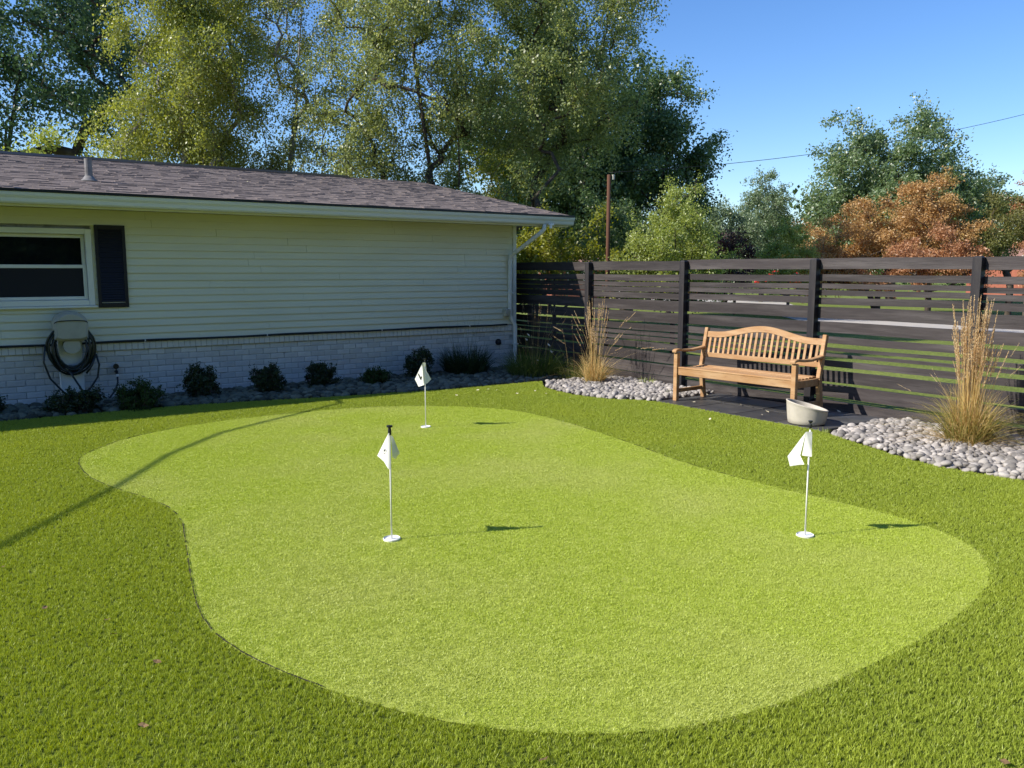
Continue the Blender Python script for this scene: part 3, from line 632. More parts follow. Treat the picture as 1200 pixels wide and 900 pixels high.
# ---------------------------------------------------------------- golf pins
Rv = Vector((sin(YAW), -cos(YAW), 0)); Fv = Vector((cos(YAW), sin(YAW), 0))
def pin(i, ppm, flagv, faces, label, num=None, knob=False, strip=None):
    x, y = PINS[i]; e = empty('golf_pin', (x, y, .004)); tag(e, label, 'golf flag', 'golf pins standing on the putting green')
    b = MB(); b.tube([(0, 0, .0), (0, 0, .69)], .0055, 8); b.build('pole', M['white'], e, True)
    b = MB(); b.lathe([(.055, 0), (.055, .010), (.052, .013), (.050, .010), (.046, .006), (.0, .006)], n=28); b.build('cup', M['white'], e)
    b = MB(); b.lathe([(.0, .70), (.008, .70), (.009, .72), (.006, .732), (.014, .742), (.014, .748), (0, .75)] if not knob else [(.0, .672), (.011, .672), (.011, .70), (.008, .715), (.019, .722), (.019, .731), (0, .734)], n=12); b.build('knob', M['black'], e)
    bm = bmesh.new(); vs = [bm.verts.new(Rv * (u / ppm) + Vector((0, 0, v / ppm)) - Fv * (2.4 * w_ / ppm)) for u, v, w_ in flagv]
    for f in faces: bm.faces.new([vs[k] for k in f])
    bmesh.ops.triangulate(bm, faces=bm.faces[:]); bmesh.ops.subdivide_edges(bm, edges=bm.edges[:], cuts=3, use_grid_fill=True)
    from mathutils import noise
    for v in bm.verts:
        a = abs(v.co.x) + abs(v.co.y); v.co += Fv * (noise.noise(v.co * 28) * .006 * min(1, a * 25))
    me = bpy.data.meshes.new('flag'); bm.to_mesh(me); bm.free(); me.materials.append(M['cloth']); me.polygons.foreach_set('use_smooth', [True] * len(me.polygons))
    fl = link(bpy.data.objects.new('flag', me), e)
    if num:
        ch, u, v, w_, size, rot = num
        c = bpy.data.curves.new('number', 'FONT'); c.body = ch; c.size = size; c.align_x = 'CENTER'; c.align_y = 'CENTER'; c.extrude = .0006; c.offset = .0022
        t = bpy.data.objects.new('number_tmp', c); COL.objects.link(t); bpy.context.view_layer.update()
        me = bpy.data.meshes.new_from_object(t.evaluated_get(bpy.context.evaluated_depsgraph_get())); bpy.data.objects.remove(t)
        me.materials.clear(); me.materials.append(M['ink']); me.name = 'number'
        o = link(bpy.data.objects.new('number', me), fl); th_ = radians(47); R = Matrix((Rv * cos(th_) - Fv * sin(th_), Vector((0, 0, 1)), -Fv * cos(th_) - Rv * sin(th_))).transposed().to_4x4() @ Matrix.Rotation(rot, 4, 'Z')
        o.matrix_basis = Matrix.Translation(Rv * (u / ppm) + Vector((0, 0, v / ppm)) - Fv * (2.4 * w_ / ppm) + (-Fv * cos(th_) - Rv * sin(th_)) * .007) @ R
# flag outlines in local units (right of pole, up from ground, towards viewer), one unit = 1/ppm metres
pin(0, 183, [(-1, 125.5, 1), (0, 125.5, 1), (-17.5, 95, -7), (-8, 90, -3), (-2, 84, 1), (0, 84, 1), (1, 122, -1), (2, 96, -2), (10, 100, -3), (3, 120, -2), (4, 92, -5)],
    [(0, 2, 3, 4, 5, 1), (6, 7, 8, 9), (7, 10, 8)], 'white numbered golf flag nearest the camera with black knob on top', ('6', -5.5, 102, -1.3, .056, -.1), True)
pin(1, 107, [(0, 76, 1), (-2, 76, 2), (-13, 55, -4), (-8.5, 46.5, -3), (-1, 50, 1.5), (3, 52, 0), (6.5, 55.5, -2), (1.2, 66, -1), (1, 75, 0)],
    [(0, 1, 2, 3, 4, 7), (4, 5, 6, 7), (0, 7, 8)], 'white golf flag nearest the house wall with its number lying sideways', ('7', -6.3, 59.5, -1.0, .095, -2.1))
pin(2, 178, [(-5.5, 121, 1), (1.5, 121, 1), (1.5, 93, 2), (-7, 93, -1), (-20, 90, -5), (-17.5, 79, -4), (-14, 80, -3), (-7.5, 85, 3), (-9, 93, -1)],
    [(0, 3, 2, 1), (0, 4, 8), (8, 4, 5, 6, 7)], 'white golf flag nearest the cream planter, hanging limp with no number showing')

# ---------------------------------------------------------------- ribbons (grasses)
def ribbons(base, n, rad, hgt, spread, width, seed, droop=.5, seg=6, dirbias=None):
    r = np.random.default_rng(seed); V = np.zeros((n, seg + 1, 2, 3))
    az = r.uniform(0, 2 * pi, n); rr = rad * np.sqrt(r.random(n)); bx0 = base[0] + rr * np.cos(az); by0 = base[1] + rr * np.sin(az)
    da = az + r.normal(0, .7, n); H = hgt * r.uniform(.55, 1.1, n); S = spread * np.abs(r.normal(.5, .35, n)); c = r.uniform(0, pi, n)
    for k in range(seg + 1):
        t = k / seg; x = bx0 + np.cos(da) * S * t ** 1.6; y = by0 + np.sin(da) * S * t ** 1.6
        z = base[2] + H * (t - droop * (S / max(spread, .01)) * .6 * t ** 3); w_ = width * (1 - .85 * t) * .5
        V[:, k, 0] = np.column_stack([x - np.cos(c) * w_, y - np.sin(c) * w_, z]); V[:, k, 1] = np.column_stack([x + np.cos(c) * w_, y + np.sin(c) * w_, z])
    idx = np.arange(n * (seg + 1) * 2).reshape(n, seg + 1, 2)
    F = np.stack([idx[:, :-1, 0], idx[:, :-1, 1], idx[:, 1:, 1], idx[:, 1:, 0]], -1).reshape(-1, 4)
    return V.reshape(-1, 3), F, np.repeat(r.random(n), seg), V[:, -1].mean(1), V[:, -2].mean(1)
def seedheads(tips, dirs, ln, wd, seed, nb=26):
    r = np.random.default_rng(seed); V = []; F = []; T = []; o = 0
    for p, d in zip(tips, dirs):
        d = d / (np.linalg.norm(d) + 1e-9)
        for k in range(nb):
            t = r.random(); c = p + d * ln * (t - .25); e = r.normal(0, 1, 3); e -= d * e.dot(d) * .5; e /= np.linalg.norm(e)
            q = (d * 1.3 + e * .55); q /= np.linalg.norm(q); L_ = wd * r.uniform(1.5, 2.6) * (1.1 - t * .6); s = np.cross(q, e); s /= np.linalg.norm(s) + 1e-9
            V += [c, c + q * L_ * .5 + s * wd * .22, c + q * L_, c + q * L_ * .5 - s * wd * .22]; F.append((o, o + 1, o + 2, o + 3)); T.append(r.random()); o += 4
    return np.array(V), np.array(F), np.array(T)
def grass_plant(name, label, cat, loc, parts, group=None):
    """parts: list of (partname, material, ribbons-args or ('heads', ...))"""
    e = empty(name, loc); tag(e, label, cat, group)
    for pn, m, kw in parts:
        heads = kw.pop('heads', None); V, F, T, tip, pre = ribbons((0, 0, 0), **kw)
        link(bpy.data.objects.new(pn, npmesh(pn, V, F, T, m)), e)
        if heads:
            V, F, T = seedheads(tip, tip - pre, heads[0], heads[1], 3, heads[2]); link(bpy.data.objects.new('seed_heads', npmesh('seed_heads', V, F, T, heads[3])), e)
grass_plant('ornamental_grass', 'tall straw coloured feather grass in front of the right fence post', 'ornamental grass', (8.30, 3.98, -.02), [
    ('stalks', M['dry'], dict(n=115, rad=.08, hgt=1.14, spread=.11, width=.0075, seed=1, droop=.05, heads=(.30, .015, 80, M['seed']))),
    ('outer_stalks', M['dry'], dict(n=12, rad=.10, hgt=1.0, spread=.62, width=.005, seed=5, droop=.3, heads=(.16, .009, 34, M['seed']))),
    ('leaves', M['drygreen'], dict(n=620, rad=.18, hgt=.62, spread=.70, width=.008, seed=2, droop=1.0)),
    ('dry_leaves', M['dry'], dict(n=260, rad=.13, hgt=.74, spread=.36, width=.007, seed=3, droop=.7)),
    ('bent_leaves', M['dry'], dict(n=260, rad=.20, hgt=.30, spread=.95, width=.008, seed=4, droop=1.3))])
grass_plant('ornamental_grass', 'arching dry feather grass in the sun left of the bench', 'ornamental grass', (8.24, 9.5, -.02), [
    ('stalks', M['dry'], dict(n=42, rad=.10, hgt=1.08, spread=.18, width=.0075, seed=11, droop=.1, heads=(.26, .013, 60, M['seed']))),
    ('outer_stalks', M['dry'], dict(n=18, rad=.10, hgt=1.12, spread=.85, width=.006, seed=25, droop=.5, heads=(.22, .014, 60, M['seed']))),
    ('leaves', M['dry'], dict(n=260, rad=.14, hgt=.55, spread=.6, width=.008, seed=12, droop=.9)),
    ('green_leaves', M['drygreen'], dict(n=130, rad=.13, hgt=.42, spread=.5, width=.008, seed=13, droop=1.1))])
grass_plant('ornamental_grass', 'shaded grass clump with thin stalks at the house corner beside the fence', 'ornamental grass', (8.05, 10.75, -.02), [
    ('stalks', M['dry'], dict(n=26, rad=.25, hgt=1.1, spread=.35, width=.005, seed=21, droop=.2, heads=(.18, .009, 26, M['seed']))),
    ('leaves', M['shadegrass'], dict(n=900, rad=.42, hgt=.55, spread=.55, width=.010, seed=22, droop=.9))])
grass_plant('ornamental_grass', 'dark leafy clump with tall thin stems against the brick wall', 'ornamental grass', (7.3, 11.65, -.02), [
    ('stalks', M['shadegrass'], dict(n=16, rad=.16, hgt=1.1, spread=.34, width=.006, seed=31, droop=.1, heads=(.2, .007, 16, M['shadegrass']))),
    ('leaves', M['evergreen'], dict(n=800, rad=.34, hgt=.52, spread=.46, width=.014, seed=32, droop=.7))])
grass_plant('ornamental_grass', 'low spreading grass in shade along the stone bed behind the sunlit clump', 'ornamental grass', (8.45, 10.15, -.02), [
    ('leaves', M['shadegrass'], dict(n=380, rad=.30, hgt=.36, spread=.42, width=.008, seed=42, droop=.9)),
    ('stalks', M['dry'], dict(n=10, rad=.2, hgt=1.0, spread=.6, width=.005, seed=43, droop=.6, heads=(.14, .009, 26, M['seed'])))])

# ---------------------------------------------------------------- trees and shrubs
def leaf_cloud(cent, rad, n, size, flat, seed, droop=0.0, aspect=.55, twigs=7):
    """leaf quads along short twigs that leave each clump centre"""
    r = np.random.default_rng(seed); k = len(cent); wgt = rad ** 2 / (rad ** 2).sum(); cnt = r.multinomial(n, wgt)
    ci = np.repeat(np.arange(k), cnt); m = len(ci)
    td = r.normal(0, 1, (k, twigs, 3)); td[:, :, 2] *= flat; td /= np.linalg.norm(td, axis=2, keepdims=True) ; td *= r.uniform(.5, 1.25, (k, twigs, 1))
    tw = r.integers(0, twigs, m); t = r.random(m) ** .6; R = rad[ci]
    P = cent[ci] + td[ci, tw] * (t * R)[:, None] + r.normal(0, 1, (m, 3)) * (R * .16)[:, None]
    P[:, 2] -= droop * (t ** 2) * R
    u = r.normal(0, 1, (m, 3)); u[:, 2] -= droop * 1.5; u /= np.linalg.norm(u, axis=1, keepdims=True)
    v = np.cross(u, r.normal(0, 1, (m, 3))); v /= np.linalg.norm(v, axis=1, keepdims=True)
    s = size * r.uniform(.6, 1.25, m)[:, None]; u = u * s * .5; v = v * s * .5 * aspect
    V = np.stack([P - u, P + v * 1.0, P + u, P - v], 1).reshape(-1, 3)
    F = np.arange(m * 4).reshape(m, 4); ct = r.random(k); T = np.clip(.55 * ct[ci] + .45 * r.random(m), 0, 1)
    return V, F, T, td
def skeleton(base, stems, cent, seed, trunk_r, lean=(0, 0)):
    r = np.random.default_rng(seed); N = []; Pn = []
    N.append(np.array(base, float)); Pn.append(-1)
    for st in stems:                      # each stem: list of points
        par = 0
        for q in st: N.append(np.array(q, float)); Pn.append(par); par = len(N) - 1
    order = np.argsort(np.linalg.norm(cent - np.array(base), axis=1)); ends = []
    for ci in order:
        c = cent[ci]; A = np.array(N); d = np.linalg.norm(A - c, axis=1) + np.maximum(0, A[:, 2] - c[2] + .3) * 1.5; d[0] += 50
        p = int(np.argmin(d)); a = A[p]; L_ = np.linalg.norm(c - a); prev = p
        for t in (.33, .66, 1.0):
            q = a + (c - a) * t; q = q + r.normal(0, .06 * L_, 3) * (t < 1); q[2] += .08 * L_ * sin(pi * t)
            N.append(q); Pn.append(prev); prev = len(N) - 1
        ends.append(prev)
    N = np.array(N); Pn = np.array(Pn); w_ = np.zeros(len(N)); w_[ends] = 1
    for i in range(len(N) - 1, 0, -1): w_[Pn[i]] += w_[i]
    w_ = np.maximum(w_, .4); rad = trunk_r * (w_ / w_.max()) ** .60
    return N, Pn, np.maximum(rad, .006)
def frusta(A, B, ra, rb, n=5):
    d = B - A; d /= np.linalg.norm(d, axis=1, keepdims=True) + 1e-9; h = np.where(np.abs(d[:, 2:3]) < .9, [[0, 0, 1.]], [[1., 0, 0]])
    x = np.cross(d, h); x /= np.linalg.norm(x, axis=1, keepdims=True); y = np.cross(d, x); V = []
    for P_, r_ in ((A, ra), (B, rb)):
        for k in range(n): V.append(P_ + (x * cos(2 * pi * k / n) + y * sin(2 * pi * k / n)) * r_[:, None])
    V = np.stack(V, 1); m = len(A); idx = np.arange(m * 2 * n).reshape(m, 2 * n)
    F = np.concatenate([np.stack([idx[:, k], idx[:, (k + 1) % n], idx[:, n + (k + 1) % n], idx[:, n + k]], 1) for k in range(n)])
    return V.reshape(-1, 3), F
def lobes_points(lobes, n, seed, shell=.35):
    """clump centres spread through ellipsoid lobes (cx,cy,cz,rx,ry,rz)"""
    r = np.random.default_rng(seed); L_ = np.array(lobes, float); vol = L_[:, 3] * L_[:, 4] * L_[:, 5]; k = r.choice(len(L_), n, p=vol / vol.sum())
    d = r.normal(0, 1, (n, 3)); d /= np.linalg.norm(d, axis=1, keepdims=True); rr = r.random(n) ** shell
    return L_[k, :3] + d * rr[:, None] * L_[k, 3:6]
def make_tree(name, label, cat, base, lobes, nclump, crad, nleaf, lsize, lmat, bark, trunk_r, stems, seed, flat=.6, droop=0.0, group=None, shell=.4, twigs=8, aspect=.55):
    e = empty(name, base); tag(e, label, cat, group)
    cent = lobes_points(lobes, nclump, seed, shell); r = np.random.default_rng(seed + 1); rad = crad * r.uniform(.6, 1.35, nclump)
    V, F, T, td = leaf_cloud(cent, rad, nleaf, lsize, flat, seed + 2, droop, aspect, twigs)
    link(bpy.data.objects.new('crown', npmesh('crown', V, F, T, lmat)), e)
    if trunk_r:
        N, Pn, rd = skeleton((0, 0, 0), stems, cent, seed + 3, trunk_r); i = np.arange(1, len(N)); A, B = N[Pn[i]], N[i]
        sel = Pn[i] >= 0; V1, F1 = frusta(A, B, np.minimum(rd[Pn[i]], rd[i] * 1.3), rd[i], 7)
        ends = np.repeat(cent, 5, 0); tip = ends + (td[:, :5] * rad[:, None, None] * .8).reshape(-1, 3); tip[:, 2] -= droop * .5 * np.repeat(rad, 5)
        V2, F2 = frusta(ends, tip, np.full(len(ends), max(.006, trunk_r * .035)), np.full(len(ends), .003), 3)
        V = np.vstack([V1, V2]); F = np.vstack([F1, F2 + len(V1)])
        link(bpy.data.objects.new('trunk', npmesh('trunk', V, F, np.random.default_rng(1).random(len(F)), bark)), e)
    return e
def at(px, D):
    """plan position at photo column px and ground distance D"""
    a = YAW - math.atan((px - 600) / 985.0); k = D / cos(math.atan((px - 600) / 985.0)); return (cos(a) * k, sin(a) * k, -.06)
def side(dx, dy=0.0):      # offset to the right of view / away from the viewer
    return (Rv.x * dx + Fv.x * dy, Rv.y * dx + Fv.y * dy)
def lob(*ls):              # lobes given as (right, away, up, r_side, r_up)
    return [(*side(a, b_), c, rs, rs, ru) for a, b_, c, rs, ru in ls]

L_oak = leafmat('oak_leaf', (0.05, 0.10, 0.045), (0.11, 0.19, 0.08), .4, .05)
L_birch = leafmat('birch_leaf', (0.20, 0.245, 0.045), (0.36, 0.40, 0.10), .45, .05)
L_birch2 = leafmat('thin_birch_leaf', (0.17, 0.21, 0.06), (0.30, 0.33, 0.10), .45, .05)
L_main = leafmat('main_leaf', (0.15, 0.20, 0.06), (0.36, 0.41, 0.13), .45, .06)
L_dark = leafmat('dark_leaf', (0.07, 0.125, 0.045), (0.15, 0.23, 0.08), .4, .05)
L_pale = leafmat('pale_leaf_green', (0.24, 0.31, 0.07), (0.38, 0.44, 0.12), .5, .05)
L_yel = leafmat('yellow_green_leaf', (0.15, 0.20, 0.03), (0.34, 0.34, 0.05), .45, .04)
L_blue = leafmat('bluish_leaf', (0.11, 0.18, 0.065), (0.21, 0.29, 0.115), .45, .08)
L_spruce = leafmat('grey_green_leaf', (0.13, 0.19, 0.09), (0.22, 0.29, 0.15), .4, .05)
L_orange = leafmat('orange_leaf', (0.38, 0.215, 0.075), (0.56, 0.37, 0.15), .35, .04, patch=(.45, (0.38, 0.33, 0.08), .55, .72))
L_rust = leafmat('rust_leaf', (0.35, 0.17, 0.08), (0.52, 0.29, 0.14), .35, .04)
L_olive = leafmat('olive_leaf', (0.10, 0.13, 0.03), (0.24, 0.22, 0.07), .35, .04, patch=(.4, (0.24, 0.11, 0.06), .5, .68))
L_purple = leafmat('purple_leaf', (0.05, 0.025, 0.03), (0.12, 0.06, 0.05), .25, .04)
L_far = leafmat('far_leaf', (0.05, 0.085, 0.035), (0.11, 0.16, 0.06), .25, .0)

tz = lambda D, y: CAM_H + D * (318 - y) / 985 + .06
# left oak
make_tree('oak_tree', 'dark leafy tree with thick trunk behind the left end of the roof', 'tree', at(28, 25), lob((0, 0, 8.6, 3.9, 3.2), (2.4, .5, 6.6, 2.4, 2.0), (-3, 0, 7, 3.2, 3), (1.2, -1, 10.5, 3.2, 2.2), (2.6, 1, 9.4, 1.9, 1.8)), 150, .95, 52000, .13, L_oak, M['bark'], .24, [[(.1, 0, 1.5), (.0, .1, 3.2), (-.2, .2, 5.0), (.3, .3, 7.5)]], 101, droop=.1)
make_tree('bush', 'sunlit light green shrub between the dark oak and the birch above the roof', 'shrub', at(75, 22), lob((0, 0, 3.6, 1.5, 1.5), (1.5, 0, 3.1, 1.1, 1.0)), 34, .55, 9000, .11, L_pale, M['bark'], .09, [[(0, 0, 1.2), (.1, 0, 2.4)]], 105)
make_tree('birch_tree', 'yellow green drooping birch behind the roof left of centre', 'tree', at(215, 21), lob((0, 0, 5.6, 1.7, 3.4), (-.6, 0, 4.6, 1.3, 2.4), (.9, 0, 7.2, 1.6, 2.8), (0, 0, 8.8, 1.5, 2.0)), 150, .66, 100000, .063, L_birch, M['palebark'], .13, [[(0, 0, 2), (*side(.15), 4.5), (*side(.3), 7.5), (*side(.5), 9.5)]], 111, flat=1.0, droop=.7, aspect=.7)
make_tree('birch_tree', 'thin open birch with pale branches against the sky above the roof', 'tree', at(325, 23), lob((-.4, 0, 5.0, 1.6, 2.4), (1.2, 0, 4.6, 1.5, 2.4), (.2, 0, 8.6, 2.3, 2.2), (-1.2, 0, 7.4, 1.2, 1.6)), 120, .6, 44000, .066, L_birch2, M['palebark'], .12, [[(*side(.1), 2), (*side(.1), 4), (*side(-.5), 6.5), (*side(-1.1), 9.2)], [(*side(.2), 3), (*side(.6), 5.5), (*side(.9), 8.6)], [(*side(0), 2.5), (*side(-.2), 5.2), (*side(.1), 9.5)]], 117, flat=1.0, droop=.4, aspect=.7)
make_tree('river_birch', 'large multi stemmed tree with fine glossy leaves behind the roof centre', 'tree', at(532, 20.5), lob((-1.6, 0, 6.6, 2.1, 3.4), (.3, 0, 7.6, 2.3, 2.8), (2.3, .4, 7.0, 2.4, 2.6), (4.0, .4, 7.9, 1.8, 1.2), (-2.4, 0, 5.0, 1.3, 1.9), (1.5, .4, 4.2, 1.8, 1.3), (-1, 0, 9.4, 2.4, 1.6), (-.9, .6, 3.8, 1.7, 1.1), (3.2, .6, 5.6, 1.8, 1.8)), 360, .62, 162000, .066, L_main, M['bark'], .18,
    [[(*side(-.15), 1.6), (*side(-.5), 3.8), (*side(-.9), 6.8), (*side(-1.1), 8.8)], [(*side(.1), 1.6), (*side(.15), 4.2), (*side(.1), 7), (*side(.4), 9)], [(*side(.25), 1.8), (*side(.9), 3.9), (*side(1.8), 5.5), (*side(2.9), 7.2)], [(*side(.3), 2.2), (*side(1.3), 3.6), (*side(2.5), 4.8)]], 123, flat=.9, droop=.25, aspect=.65)
make_tree('shade_tree', 'dense dark green tree with rounded top beside the open sky, behind the brown pole', 'tree', at(735, 31), lob((0, 0, 5.6, 2.6, 3.2), (1.4, 0, 6.4, 1.9, 2.2), (-1.3, 0, 4.2, 2.2, 2.2), (2.5, 0, 4.6, 1.0, 1.5), (.4, 0, 7.9, 1.5, 1.2), (-2.6, 0, 5.2, 2.2, 3)), 260, .78, 98000, .11, L_dark, M['bark'], .26, [[(0, 0, 2), (0, .1, 4.5), (.1, 0, 7)]], 131, flat=.6, aspect=.7)
make_tree('shade_tree', 'pale feathery small tree just above the fence right of the brown pole', 'tree', at(790, 16.5), lob((0, 0, 2.2, .85, 1.0), (-.5, 0, 1.9, .7, .7), (.6, 0, 1.9, .6, .8), (.1, 0, 3.0, .5, .55)), 90, .33, 34000, .052, L_pale, M['bark'], .05, [[(0, 0, .8), (.05, 0, 1.6), (0, 0, 2.6)]], 137, flat=1.2, aspect=.5)
make_tree('shade_tree', 'mid green rounded tree filling the gap left of the grey green pointed tree', 'tree', at(850, 38), lob((0, 0, 3.0, 1.5, 1.9), (-1, 0, 3.2, 1.4, 1.6), (.6, 0, 4.2, .8, .9)), 70, .6, 26000, .11, L_spruce, M['bark'], .14, [[(0, 0, 1.2), (0, 0, 3)]], 401)
make_tree('shade_tree', 'mid green tree filling the low gap just left of the tall blue green tree', 'tree', at(948, 50), lob((0, 0, 3.2, 1.8, 2.0), (-1.2, 0, 2.8, 1.4, 1.7), (.9, 0, 4.0, 1.3, 1.4)), 70, .7, 24000, .14, L_pale, M['bark'], .14, [[(0, 0, 1.2), (0, 0, 3)]], 407)
make_tree('bush', 'yellow green sapling at the fence top by the gutter end', 'shrub', at(650, 19), lob((0, 0, 2.3, .8, .8), (1.0, 0, 2.1, .7, .9), (-.9, .5, 2.0, .9, .9)), 42, .34, 10000, .08, L_yel, M['bark'], .05, [[(0, 0, .8), (0, 0, 1.6)]], 141, flat=1.2)
make_tree('bush', 'dark undergrowth shrub behind the pole and the left fence bays', 'shrub', at(690, 25), lob((-2, 0, 2.2, 1.8, 1.9), (.6, .5, 2.1, 1.8, 1.8), (2.2, 1.2, 1.8, 1.6, 1.4)), 80, .6, 26000, .10, L_dark, M['bark'], .08, [[(0, 0, .8), (0, 0, 1.6)]], 143)
make_tree('shade_tree', 'yellowing slender tree glowing behind the big tree trunks', 'tree', at(590, 27), lob((0, 0, 4.2, 1.1, 1.5), (.9, 0, 3.4, .9, 1.3), (-.9, 0, 3.5, .8, .9)), 40, .45, 11000, .09, L_yel, M['bark'], .08, [[(0, 0, 1.2), (0, 0, 3)]], 147)
make_tree('spruce_tree', 'grey green pointed tree in the sky gap between the larger trees', 'tree', at(893, 48), lob((0, 0, 4.0, 1.9, 2.2), (.1, 0, 5.6, 1.3, 1.4), (0, 0, 6.9, .6, .8), (-1.2, 0, 2.6, 1.4, 1.6)), 130, .60, 34000, .12, L_spruce, M['bark'], .14, [[(0, 0, 2), (0, 0, 5), (0, 0, 6.6)]], 151, flat=.9)
make_tree('bush', 'dark purple leaved shrub above the fence under the grey green tree', 'shrub', at(862, 34), lob((0, 0, 1.9, 1.1, 1.4), (-.4, 0, 2.2, .9, 1.0)), 30, .5, 10000, .09, L_purple, M['bark'], .06, [[(0, 0, .6), (0, 0, 1.6)]], 153)
make_tree('bush', 'light green bush at the left edge of the orange tree', 'shrub', at(925, 32), lob((0, 0, 2.5, .9, 1.1), (-.3, 0, 1.6, 1.0, 1.0), (.2, 0, 3.3, .55, .6)), 36, .42, 14000, .085, L_pale, M['bark'], .06, [[(0, 0, .8), (0, 0, 1.9)]], 157)
make_tree('maple_tree', 'tall blue green tree rising behind the orange tree', 'tree', at(1045, 46), lob((-2.3, 0, 6.8, 2.2, 2.2), (.6, 0, 7.4, 2.5, 2.6), (2.5, 0, 6.0, 2.3, 2.4), (-3.2, 0, 5.2, 1.6, 2.0), (0, 0, 4.4, 3.6, 2.4), (3.8, 0, 4.4, 1.8, 2.2), (1.0, 0, 9.2, 1.4, 1.1), (-1.4, 0, 8.8, .9, .9), (-2.9, 0, 8.4, 1.3, 1.7), (-2.8, 0, 3.4, 2, 2)), 300, 1.0, 92000, .17, L_blue, M['bark'], .3, [[(0, 0, 2), (*side(.3), 4.5), (*side(.8), 8)], [(*side(-.2), 2), (*side(-1.4), 5), (*side(-2.0), 7.5)]], 161, flat=.7)
make_tree('maple_tree', 'low spreading orange autumn tree behind the fence', 'tree', at(1030, 34), lob((-1.1, 0, 2.3, 1.6, 1.45), (.6, 0, 3.0, 1.6, 1.5), (1.6, 0, 3.7, .95, 1.2), (-2.0, 0, 1.8, 1.1, .95), (1.8, 0, 2.5, 1.5, 1.4)), 190, .45, 68000, .075, L_orange, M['bark'], .13, [[(0, 0, .7), (*side(.3), 1.6)], [(*side(-.3), .8), (*side(-.9), 1.7)]], 167, flat=.5, droop=.3).scale = (1.26, 1.26, 1.16)
make_tree('maple_tree', 'rusty red tipped low maple under the orange tree to its right', 'tree', at(1090, 31), lob((0, 0, 1.9, 1.3, .9), (.9, 0, 1.6, .9, .7), (-1.0, 0, 1.5, 1.0, .6)), 60, .36, 21000, .07, L_rust, M['bark'], .09, [[(0, 0, .6), (0, 0, 1.3)]], 171, flat=.4, droop=.3).scale = (1.26, 1.26, 1.2)
make_tree('shade_tree', 'round green tree in the gap right of the tall blue green tree', 'tree', at(1148, 52), lob((0, 0, 5.2, 2.0, 2.8), (1.2, 0, 4.2, 1.6, 2.2), (-.4, 0, 7.2, 1.1, 1.0)), 70, .8, 22000, .16, L_blue, M['bark'], .2, [[(0, 0, 2), (0, 0, 5)]], 173)
make_tree('shade_tree', 'olive and brown tinted tree above the right end of the fence', 'tree', at(1185, 33), lob((0, 0, 3.2, 1.5, 1.7), (1.2, 0, 4.0, 1.2, 1.5), (-.9, 0, 2.2, 1.2, 1.0), (2.2, 0, 3.5, 1.4, 1.8)), 80, .5, 28000, .09, L_olive, M['bark'], .13, [[(0, 0, 1.2), (0, 0, 3)]], 177)
make_tree('maple_tree', 'deep red tree top peeking above the olive tree at the right edge', 'tree', at(1205, 50), lob((0, 0, 5.9, 1.4, 1.9), (1.5, 0, 5, 1.6, 2.2), (-.2, 0, 7.6, .7, .9)), 46, .6, 14000, .14, L_rust, M['bark'], .16, [[(0, 0, 2), (0, 0, 5)]], 181)
make_tree('maple_tree', 'small bright orange tree at the right edge above the fence', 'tree', at(1205, 26), lob((0, 0, 1.9, .8, .8), (.9, 0, 2.2, .9, .9)), 30, .36, 9000, .075, L_rust, M['bark'], .07, [[(0, 0, .8), (0, 0, 1.5)]], 187)
bt = make_tree('shade_tree', 'broad dark tree across the yard behind the viewer, reflected in the window', 'tree', (4.5, -15, -.06), lob((0, 0, 3.8, 3.6, 3.6), (-3, 0, 3.4, 2.8, 3.0), (3.4, 0, 3.6, 3, 3.2), (0, 0, 6.6, 3, 2.4)), 120, 1.2, 13000, .36, L_dark, M['bark'], .3, [[(0, 0, 1.5), (0, 0, 4)]], 191, group='trees behind the viewer')
for i, (x, y, rz, sc, lb) in enumerate([(-5, -13.5, 1.2, 1.5, 'second'), (-13, -11, 2.2, 1.3, 'third'), (13, -13, 3.1, 1.5, 'fourth'), (3, -21, .5, 1.9, 'tall back'), (-19, -3, 4.0, .95, 'far left'), (9.5, -19, 5.0, 1.8, 'tall right'), (-9, -20, 2.9, 1.8, 'tall left')]):  # unseen copies added and scaled up to keep skylight off the house wall
    o = bt.copy(); o.location = (x, y, -.06); o.rotation_euler.z = rz; o.scale = (sc, sc, sc); o['label'] = lb + ' dark tree added out of view behind the viewer to block skylight'; link(o)
    for ch in list(bt.children):
        c = ch.copy(); link(c, o)
make_tree('shade_tree', 'dark dense tree filling in behind the large multi stemmed tree', 'tree', at(625, 29), lob((0, 0, 5.4, 2.6, 3.4), (-1.6, 0, 7.2, 1.8, 2.2), (1.6, 0, 7.4, 1.8, 2.4), (0, 0, 9.6, 2.0, 1.6)), 120, 1.0, 34000, .14, L_dark, M['bark'], .2, [[(0, 0, 2), (0, .1, 5)]], 411, aspect=.7)
# far wood line
r_ = np.random.default_rng(77); cs = []
for px in np.arange(-900, 2300, 11.0):
    for k in range(3):
        D = r_.uniform(85, 115); x, y, _ = at(px + r_.uniform(-8, 8), D); cs.append((x, y, r_.uniform(.5, 7.2 + 1.4 * sin(px * .021) + 1.2 * sin(px * .0071 + 1))))
cs = np.array(cs); V, F, T, td = leaf_cloud(cs, r_.uniform(1.5, 2.8, len(cs)), 40000, .75, .7, 78)
o = link(bpy.data.objects.new('distant_woods', npmesh('distant_woods', V, F, T, L_far))); tag(o, 'distant wood line beyond the neighbouring lawns', None, None, 'stuff')

